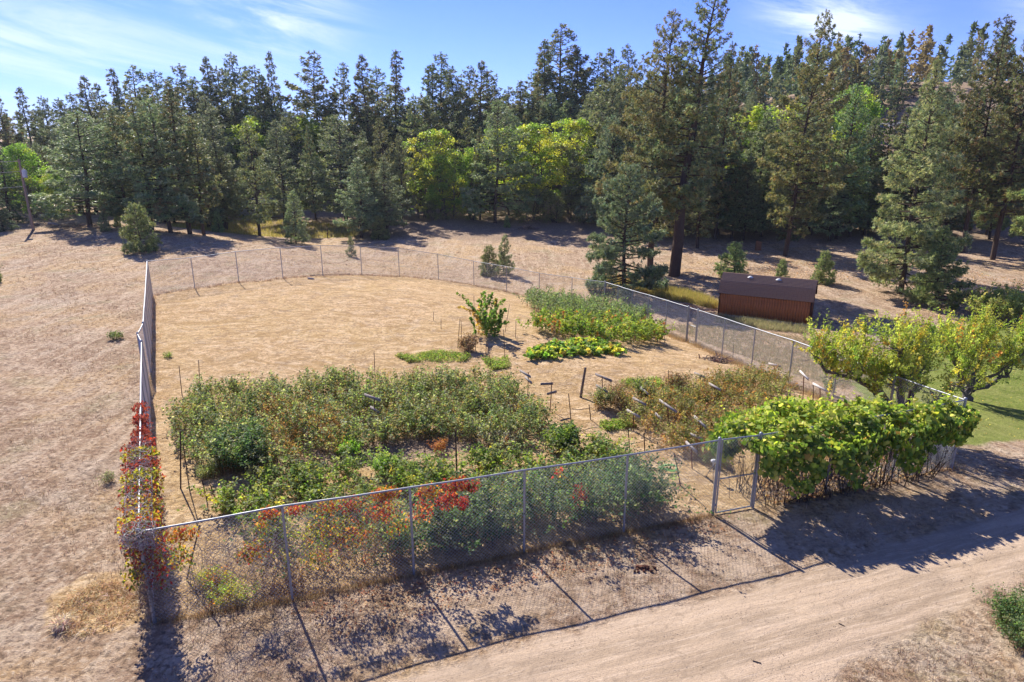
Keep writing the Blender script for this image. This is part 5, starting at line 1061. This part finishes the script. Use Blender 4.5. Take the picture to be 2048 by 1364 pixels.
g = G(); g.tube([(0, 0, -.1), (0, 0, 1.0), (.03, 0, 1.1)], [.42, .36, .3], 12, (0.26, 0.13, 0.07)); o = g.build('tree_stump', M_bark); o.location = at(1516, 500); tag(o, 'reddish brown tree stump at the left foot of the olive pine', 'stump')
for x0, y0, x1, y1, lb in ((1505, 1322, 1522, 1327, 'dark twig lying on the road near the bottom'), (1677, 1247, 1689, 1253, 'thin twig lying in the middle of the road')): log(x0, y0, x1, y1, .012, lb, (0.10, 0.08, 0.06), name='twig')
g = G(); gg = np.random.default_rng(9)
for i in range(26):
    a = gg.uniform(0, 6.28); r_ = abs(gg.normal(0, .12)); g.box((r_ * math.cos(a) * 1.3, r_ * math.sin(a), .02), gg.uniform(.03, .09, 3), vary((0.13, 0.06, 0.04), 8, gg), rot=Matrix.Rotation(gg.uniform(0, 3), 3, 'Z'))
o = g.build('dirt_clods', M_bark); o.location = at(1281, 1136); tag(o, 'dark reddish clods around a small burrow by the road', 'clods')
# ------------------------------------------------------------------ far buildings
M_wall = flat('pale_siding', (0.42, 0.44, 0.45), .7, .2, var=.08); M_roofg = flat('grey_roof', (0.22, 0.22, 0.24), .8, .2, var=.15); M_glass = flat('window_glass', (0.06, 0.08, 0.10), .1, .6, var=.1, scale=1)
def house(c, L, Wd, hw, hr, rz, label, nwin=4, storeys=1, name='house', roofm=None):
    root = empty(name, Vector(c), rz, label, 'house' if name == 'house' else 'building')
    g = G(); g.box((0, 0, hw / 2), (L, Wd, hw)); g.add([(-L / 2, -Wd / 2, hw), (-L / 2, Wd / 2, hw), (-L / 2, 0, hw + hr), (L / 2, -Wd / 2, hw), (L / 2, Wd / 2, hw), (L / 2, 0, hw + hr)], [[0, 2, 1], [3, 4, 5]]); g.build('wall', M_wall, root)
    g = G(); ov = .4; k = hr / (Wd / 2)
    for s in (-1, 1):
        Vv = [(-L / 2 - ov, s * (Wd / 2 + ov), hw - k * ov + .03), (L / 2 + ov, s * (Wd / 2 + ov), hw - k * ov + .03), (L / 2 + ov, 0, hw + hr + .03), (-L / 2 - ov, 0, hw + hr + .03)]; Vv += [(x, y, z + .14) for x, y, z in Vv]
        g.add(Vv, [[0, 1, 2, 3], [4, 7, 6, 5], [0, 4, 5, 1], [1, 5, 6, 2], [3, 2, 6, 7], [0, 3, 7, 4]])
    g.build('roof', roofm or M_roofg, root)
    for st_ in range(storeys):
        for i in range(nwin):
            x = -L / 2 + L * (i + .5) / nwin; z = 1.4 + st_ * 2.7; g = G(); g.box((x, -Wd / 2 - .03, z), (1.3, .08, 1.2)); w_ = g.build('window_frame', M_white, root); g = G(); g.box((x, -Wd / 2 - .08, z), (1.1, .04, 1.0)); g.build('pane', M_glass, w_)
r_ = ray(1728, 290); Yh = 152; hc = np.array([r_[0] / r_[1] * Yh, Yh, 0]); hc[2] = gz(hc[0], hc[1]); zt = hc[2] + height_for(hc, 246) - 8.0
house((hc[0], hc[1], zt), 15, 9, 5.6, 2.4, -.1, 'pale grey house with grey roof glimpsed between the pines on the far hill', 5, 2)
hb = at(530, 432); house(hb, 7.5, 3.2, 2.3, .5, .15, 'low pale grey outbuilding glimpsed through the pines behind the yellow grass', 2, 1, 'outbuilding')
# ================================================================== GRASS
def grass(name, label, pts, h, w, cols, wts, seed, per=6, spread=0.06, tilt=0.5, kind='stuff'):
    g = np.random.default_rng(seed); n = len(pts) * per; b = np.repeat(pts, per, 0) + g.normal(0, spread, (n, 2)) ; z = terr(b[:, 0], b[:, 1]) - 0.01
    dist = np.hypot(b[:, 0], b[:, 1]); hh = h * g.uniform(0.4, 1.2, n); a = g.uniform(0, 6.283, n); d = np.stack([np.cos(a), np.sin(a)], 1)
    ww = w * g.uniform(0.6, 1.4, n) * np.maximum(1, dist / 28); lean = np.abs(g.normal(0, tilt, n)) * hh
    B0 = np.column_stack([b[:, 0] - d[:, 1] * ww / 2, b[:, 1] + d[:, 0] * ww / 2, z]); B1 = np.column_stack([b[:, 0] + d[:, 1] * ww / 2, b[:, 1] - d[:, 0] * ww / 2, z]); T_ = np.column_stack([b + d * lean[:, None], z + hh / np.sqrt(1 + (lean / hh) ** 2)])
    G_ = G(); G_.add(np.stack([B0, B1, T_], 1).reshape(-1, 3), np.arange(n * 3).reshape(-1, 3), np.repeat(palette(cols, wts, n, g, 0.2), 3, 0)); return tag(G_.build(name, M_grass), label, 'grass', kind=kind)
def scatter(n, y0, y1, seed, test, bias=1.6):
    """points thinning with distance in front of the viewpoint"""
    g = np.random.default_rng(seed); y = y0 + (y1 - y0) * g.uniform(0, 1, n) ** bias; x = g.uniform(-1, 1, n) * (y * 0.80 + 4); p = np.stack([x, y], 1)
    return p[test(x, y)]
gard_in = lambda x, y: sdist(gard_poly, x, y)
PINK = [(0.36, 0.25, 0.17), (0.46, 0.34, 0.24), (0.27, 0.18, 0.12), (0.50, 0.40, 0.28), (0.24, 0.19, 0.09)]
GOLD = [(0.62, 0.46, 0.28), (0.52, 0.37, 0.20), (0.72, 0.57, 0.38), (0.40, 0.28, 0.14)]
def patchy(x, y, f=0.6, k=0.2): return (np.sin(x * f + 2 * np.sin(y * f * .7)) + np.sin(y * f * 1.3 + 1.5 * np.sin(x * f * .9)) + rng.normal(0, 1.0, len(x))) > k
pf = scatter(60000, 7, 85, 801, lambda x, y: (gard_in(x, y) < -0.1) & (sdist(road_poly, x, y) < -0.2) & (sdist(lawn_poly, x, y) < 0) & patchy(x, y))
grass('dry_field_grass', 'short dry pinkish brown grass covering the open field', pf, 0.15, 0.014, PINK, [3, 3, 2, 1, 1], 802, per=6, tilt=0.9)
pg_ = scatter(40000, 12, 62, 803, lambda x, y: (gard_in(x, y) > 0.1) & patchy(x, y, .9, -0.4))
pg_ = pg_[::3]
grass('garden_straw', 'golden matted straw on the garden floor', pg_, 0.13, 0.012, GOLD, [3, 3, 2, 1.5], 804, per=7, tilt=2.2)
py_ = np.concatenate([inside(p, 2600, rng) for p in yel_polys])
grass('yellow_grass', 'tall yellow grass in front of the forest and left of the shed', py_, 0.5, 0.012, [(0.42, 0.36, 0.09), (0.34, 0.32, 0.08), (0.5, 0.42, 0.16)], [1, 1, 1], 805, per=7, tilt=0.35, spread=.15)
pl_ = inside(lawn_poly, 13000, rng); pl_ = pl_[pl_[:, 1] < 60]
grass('lawn_grass', 'mown green lawn grass around the fruit trees', pl_, 0.05, 0.008, [(0.17, 0.24, 0.04), (0.26, 0.31, 0.06), (0.38, 0.36, 0.14)], [3, 3, 1], 806, per=5, tilt=.6)
def strip(P, n, w): # points scattered along a polyline
    P = np.asarray(P)[:, :2]; L = np.hypot(*np.diff(P, axis=0).T); k = rng.choice(len(L), n, p=L / L.sum()); t = rng.uniform(0, 1, (n, 1)); return P[k] + (P[k + 1] - P[k]) * t + rng.normal(0, w, (n, 2))
ff = np.array([p for p, _ in FP] + [p for p, _ in FP2[:1]])
grass('fence_foot_grass', 'long tawny dry grass along the foot of the near fence', strip(ff[:-1], 1300, 0.08), 0.17, 0.010, TAN + [(0.28, 0.14, 0.06)], [2, 2, 2, 1], 807, per=8, tilt=.7)
grass('fence_foot_grass', 'dry grass fringe along the foot of the right fence', strip([p for p, _ in RP_], 1500, 0.22), 0.33, 0.010, TAN, [2, 2, 2], 808, per=8, tilt=.5)
grass('fence_foot_grass', 'thin dry grass along the foot of the far fence', strip([p for p, _ in BP], 900, 0.2), 0.22, 0.010, PINK[:3], [2, 2, 1], 809, per=7, tilt=.6)
grass('fence_foot_grass', 'dry grass along the foot of the left fence', strip([LEFTP[0], LEFTP[1], LEFTP[3], LEFTP[4]], 1200, 0.2), 0.2, 0.009, GOLD, [2, 2, 1, 1], 810, per=7, tilt=.8)
psh = pxpoly([(1437, 632), (1500, 640), (1618, 655), (1625, 668), (1530, 660), (1430, 645)])
grass('shed_grass', 'pale weeds growing along the foot of the brown shed', inside(psh, 900, rng), 0.4, 0.012, [(0.42, 0.38, 0.20), (0.3, 0.3, 0.14)], [1, 1], 811, per=7, tilt=.4)
pr_ = pxpoly([(1330, 650), (1440, 650), (1640, 680), (1740, 740), (1690, 780), (1560, 740), (1420, 690)])
grass('dry_field_grass', 'grey green dry grass between the right fence and the shed', inside(pr_, 5200, rng), 0.2, 0.011, [(0.30, 0.27, 0.15), (0.38, 0.31, 0.18), (0.22, 0.22, 0.11)], [2, 2, 1], 812, per=6, tilt=.7)
prust = pxpoly([(1190, 548), (1290, 560), (1330, 580), (1290, 590), (1230, 575)])
grass('rusty_grass', 'rusty orange dry grass under the blue green pine by the fence corner', inside(prust, 1500, rng), 0.4, 0.014, [(0.42, 0.24, 0.10), (0.36, 0.18, 0.07), (0.5, 0.34, 0.16)], [1, 1, 1], 813, per=7, tilt=.5)
# fallen leaves
def fallen(name, label, pts, cols, size, seed):
    g = np.random.default_rng(seed); n = len(pts); C = np.column_stack([pts, terr(pts[:, 0], pts[:, 1]) + g.uniform(0.005, 0.05, n)]); G_ = G()
    leaves(G_, C, rdir(n, g) * [1, 1, .2], rdir(n, g) * .5 + [0, 0, 1], size * g.uniform(.6, 1.3, n), palette(cols, [1] * len(cols), n, g, .25), OVAL, .3); return tag(G_.build(name, M_leaf), label, 'leaves', kind='stuff')
fallen('fallen_leaves', 'curled brown fallen leaves under the grape arbour', inside(pxpoly([(1500, 1000), (1560, 900), (1740, 870), (1905, 900), (1905, 940), (1760, 975), (1640, 1000), (1560, 1010)]), 4200, rng), [(0.24, 0.15, 0.09), (0.38, 0.25, 0.15), (0.14, 0.09, 0.06), (0.45, 0.33, 0.2)], .1, 820)
fallen('fallen_leaves', 'reddish fallen leaves on the strip between the near fence and the road', inside(pxpoly([(560, 1215), (1100, 1100), (1400, 1040), (1480, 1060), (1300, 1120), (1000, 1180), (700, 1290)]), 1500, rng), [(0.30, 0.11, 0.06), (0.36, 0.22, 0.12), (0.22, 0.12, 0.07)], .05, 821)
fallen('forest_litter', 'fallen needles and leaves on the ground behind the shed', inside(pxpoly([(1330, 545), (1500, 520), (1800, 520), (2048, 560), (2048, 600), (1700, 560), (1450, 590)]), 4000, rng), [(0.30, 0.16, 0.09), (0.36, 0.24, 0.15), (0.16, 0.10, 0.07)], .13, 822)
fallen('lawn_leaves', 'yellow leaves fallen on the lawn under the fruit trees', inside(lawn_poly, 900, rng), [(0.42, 0.34, 0.08), (0.34, 0.20, 0.08)], .07, 823)
# pebbles and clods on the road edge
def pebbles(n, seed):
    g = np.random.default_rng(seed); p = inside(pxpoly([(300, 1364), (600, 1220), (1500, 1040), (2048, 1000), (2048, 1364)]), n, g); s = g.uniform(.004, .012, n); B = np.array([[1, 0, 0], [0, 1, 0], [-1, 0, 0], [0, -1, 0], [0, 0, .8], [0, 0, -.8]]); C = np.column_stack([p, terr(p[:, 0], p[:, 1])])
    Vv = C[:, None] + (B[None] * g.uniform(.6, 1.4, (n, 6, 1))) * s[:, None, None]; F0 = np.array([[0, 1, 4], [1, 2, 4], [2, 3, 4], [3, 0, 4], [1, 0, 5], [2, 1, 5], [3, 2, 5], [0, 3, 5]]); F = (np.arange(n)[:, None, None] * 6 + F0[None]).reshape(-1, 3)
    G_ = G(); G_.add(Vv.reshape(-1, 3), F, np.repeat(vary((0.42, 0.33, 0.25), n, g, .2), 6, 0)); tag(G_.build('gravel', M_grass), 'small stones and crumbs of dirt on and beside the dirt road', 'gravel', kind='stuff')
pebbles(6000, 830)

#print('TRIS', sum(sum(p.loop_total-2 for p in me.polygons) for me in bpy.data.meshes if len(me.polygons)<20000)+sum((len(me.loops)-2*len(me.polygons)) for me in bpy.data.meshes if len(me.polygons)>=20000))

rh = random.Random(77)
for i in range(170):
    x, y = rh.uniform(30, 185), rh.uniform(120, 205)
    px = 1024 + FPX * x / y
    if px > 2150 or px < 1250 or (1695 < px < 1765 and y < 160): continue
    p = np.array([x, y, gz(x, y)]); hh = min(rh.uniform(8, 12.5), height_for(p, skyline(px) + rh.uniform(-5, 35)))
    if hh < 3.5: continue
    tree(rh.choice(['mid1', 'mid2', 'mid3', 'sky2']), p, hh, 'conifer on the slope of the far hill at the right', rh.uniform(1.1, 1.5), 'conifers on the far hillside')
def far_wood():
    g = np.random.default_rng(900); G_ = G(); n = 560; a = np.where(g.uniform(0, 1, n) < .45, g.uniform(-0.85, 0.85, n), g.uniform(0.15, 0.85, n)); d = g.uniform(150, 330, n) ; x, y = d * np.tan(a) * 0.95, d; h = g.uniform(9, 15, n); z = terr(x, y)
    m = 46; t = g.uniform(0, 1, (n, m)); th = g.uniform(0, 6.28, (n, m)); rr_ = (1 - t) ** .8 * 2.4 * g.uniform(.3, 1, (n, m)) + .1
    C = np.stack([x[:, None] + rr_ * np.cos(th), y[:, None] + rr_ * np.sin(th), z[:, None] + h[:, None] * (.1 + .9 * t)], -1).reshape(-1, 3)
    needles(G_, C, rdir(n * m, g) * .5 + [0, 0, .4], g.uniform(.8, 1.4, n * m), np.repeat(palette(DARK, [1] * 4, n, g), m, 0), 5, .3, g)
    tag(G_.build('far_forest', M_needle), 'dark wooded hillside behind the whole forest', 'forest', kind='stuff')
far_wood()

def haze():
    g = G(); g.box((0, 240, 28), (700, 560, 76)); m, nt = newmat('haze'); t = NT(nt)
    v = t.n('ShaderNodeVolumePrincipled'); v.inputs['Color'].default_value = (0.80, 0.88, 1.0, 1); v.inputs['Density'].default_value = 0.00013; v.inputs['Anisotropy'].default_value = 0.3
    o = t.n('ShaderNodeOutputMaterial'); t.l(v.outputs[0], o.inputs['Volume']); tag(g.build('haze', m), 'thin blue haze over the field and forest', 'haze', kind='stuff')
haze()
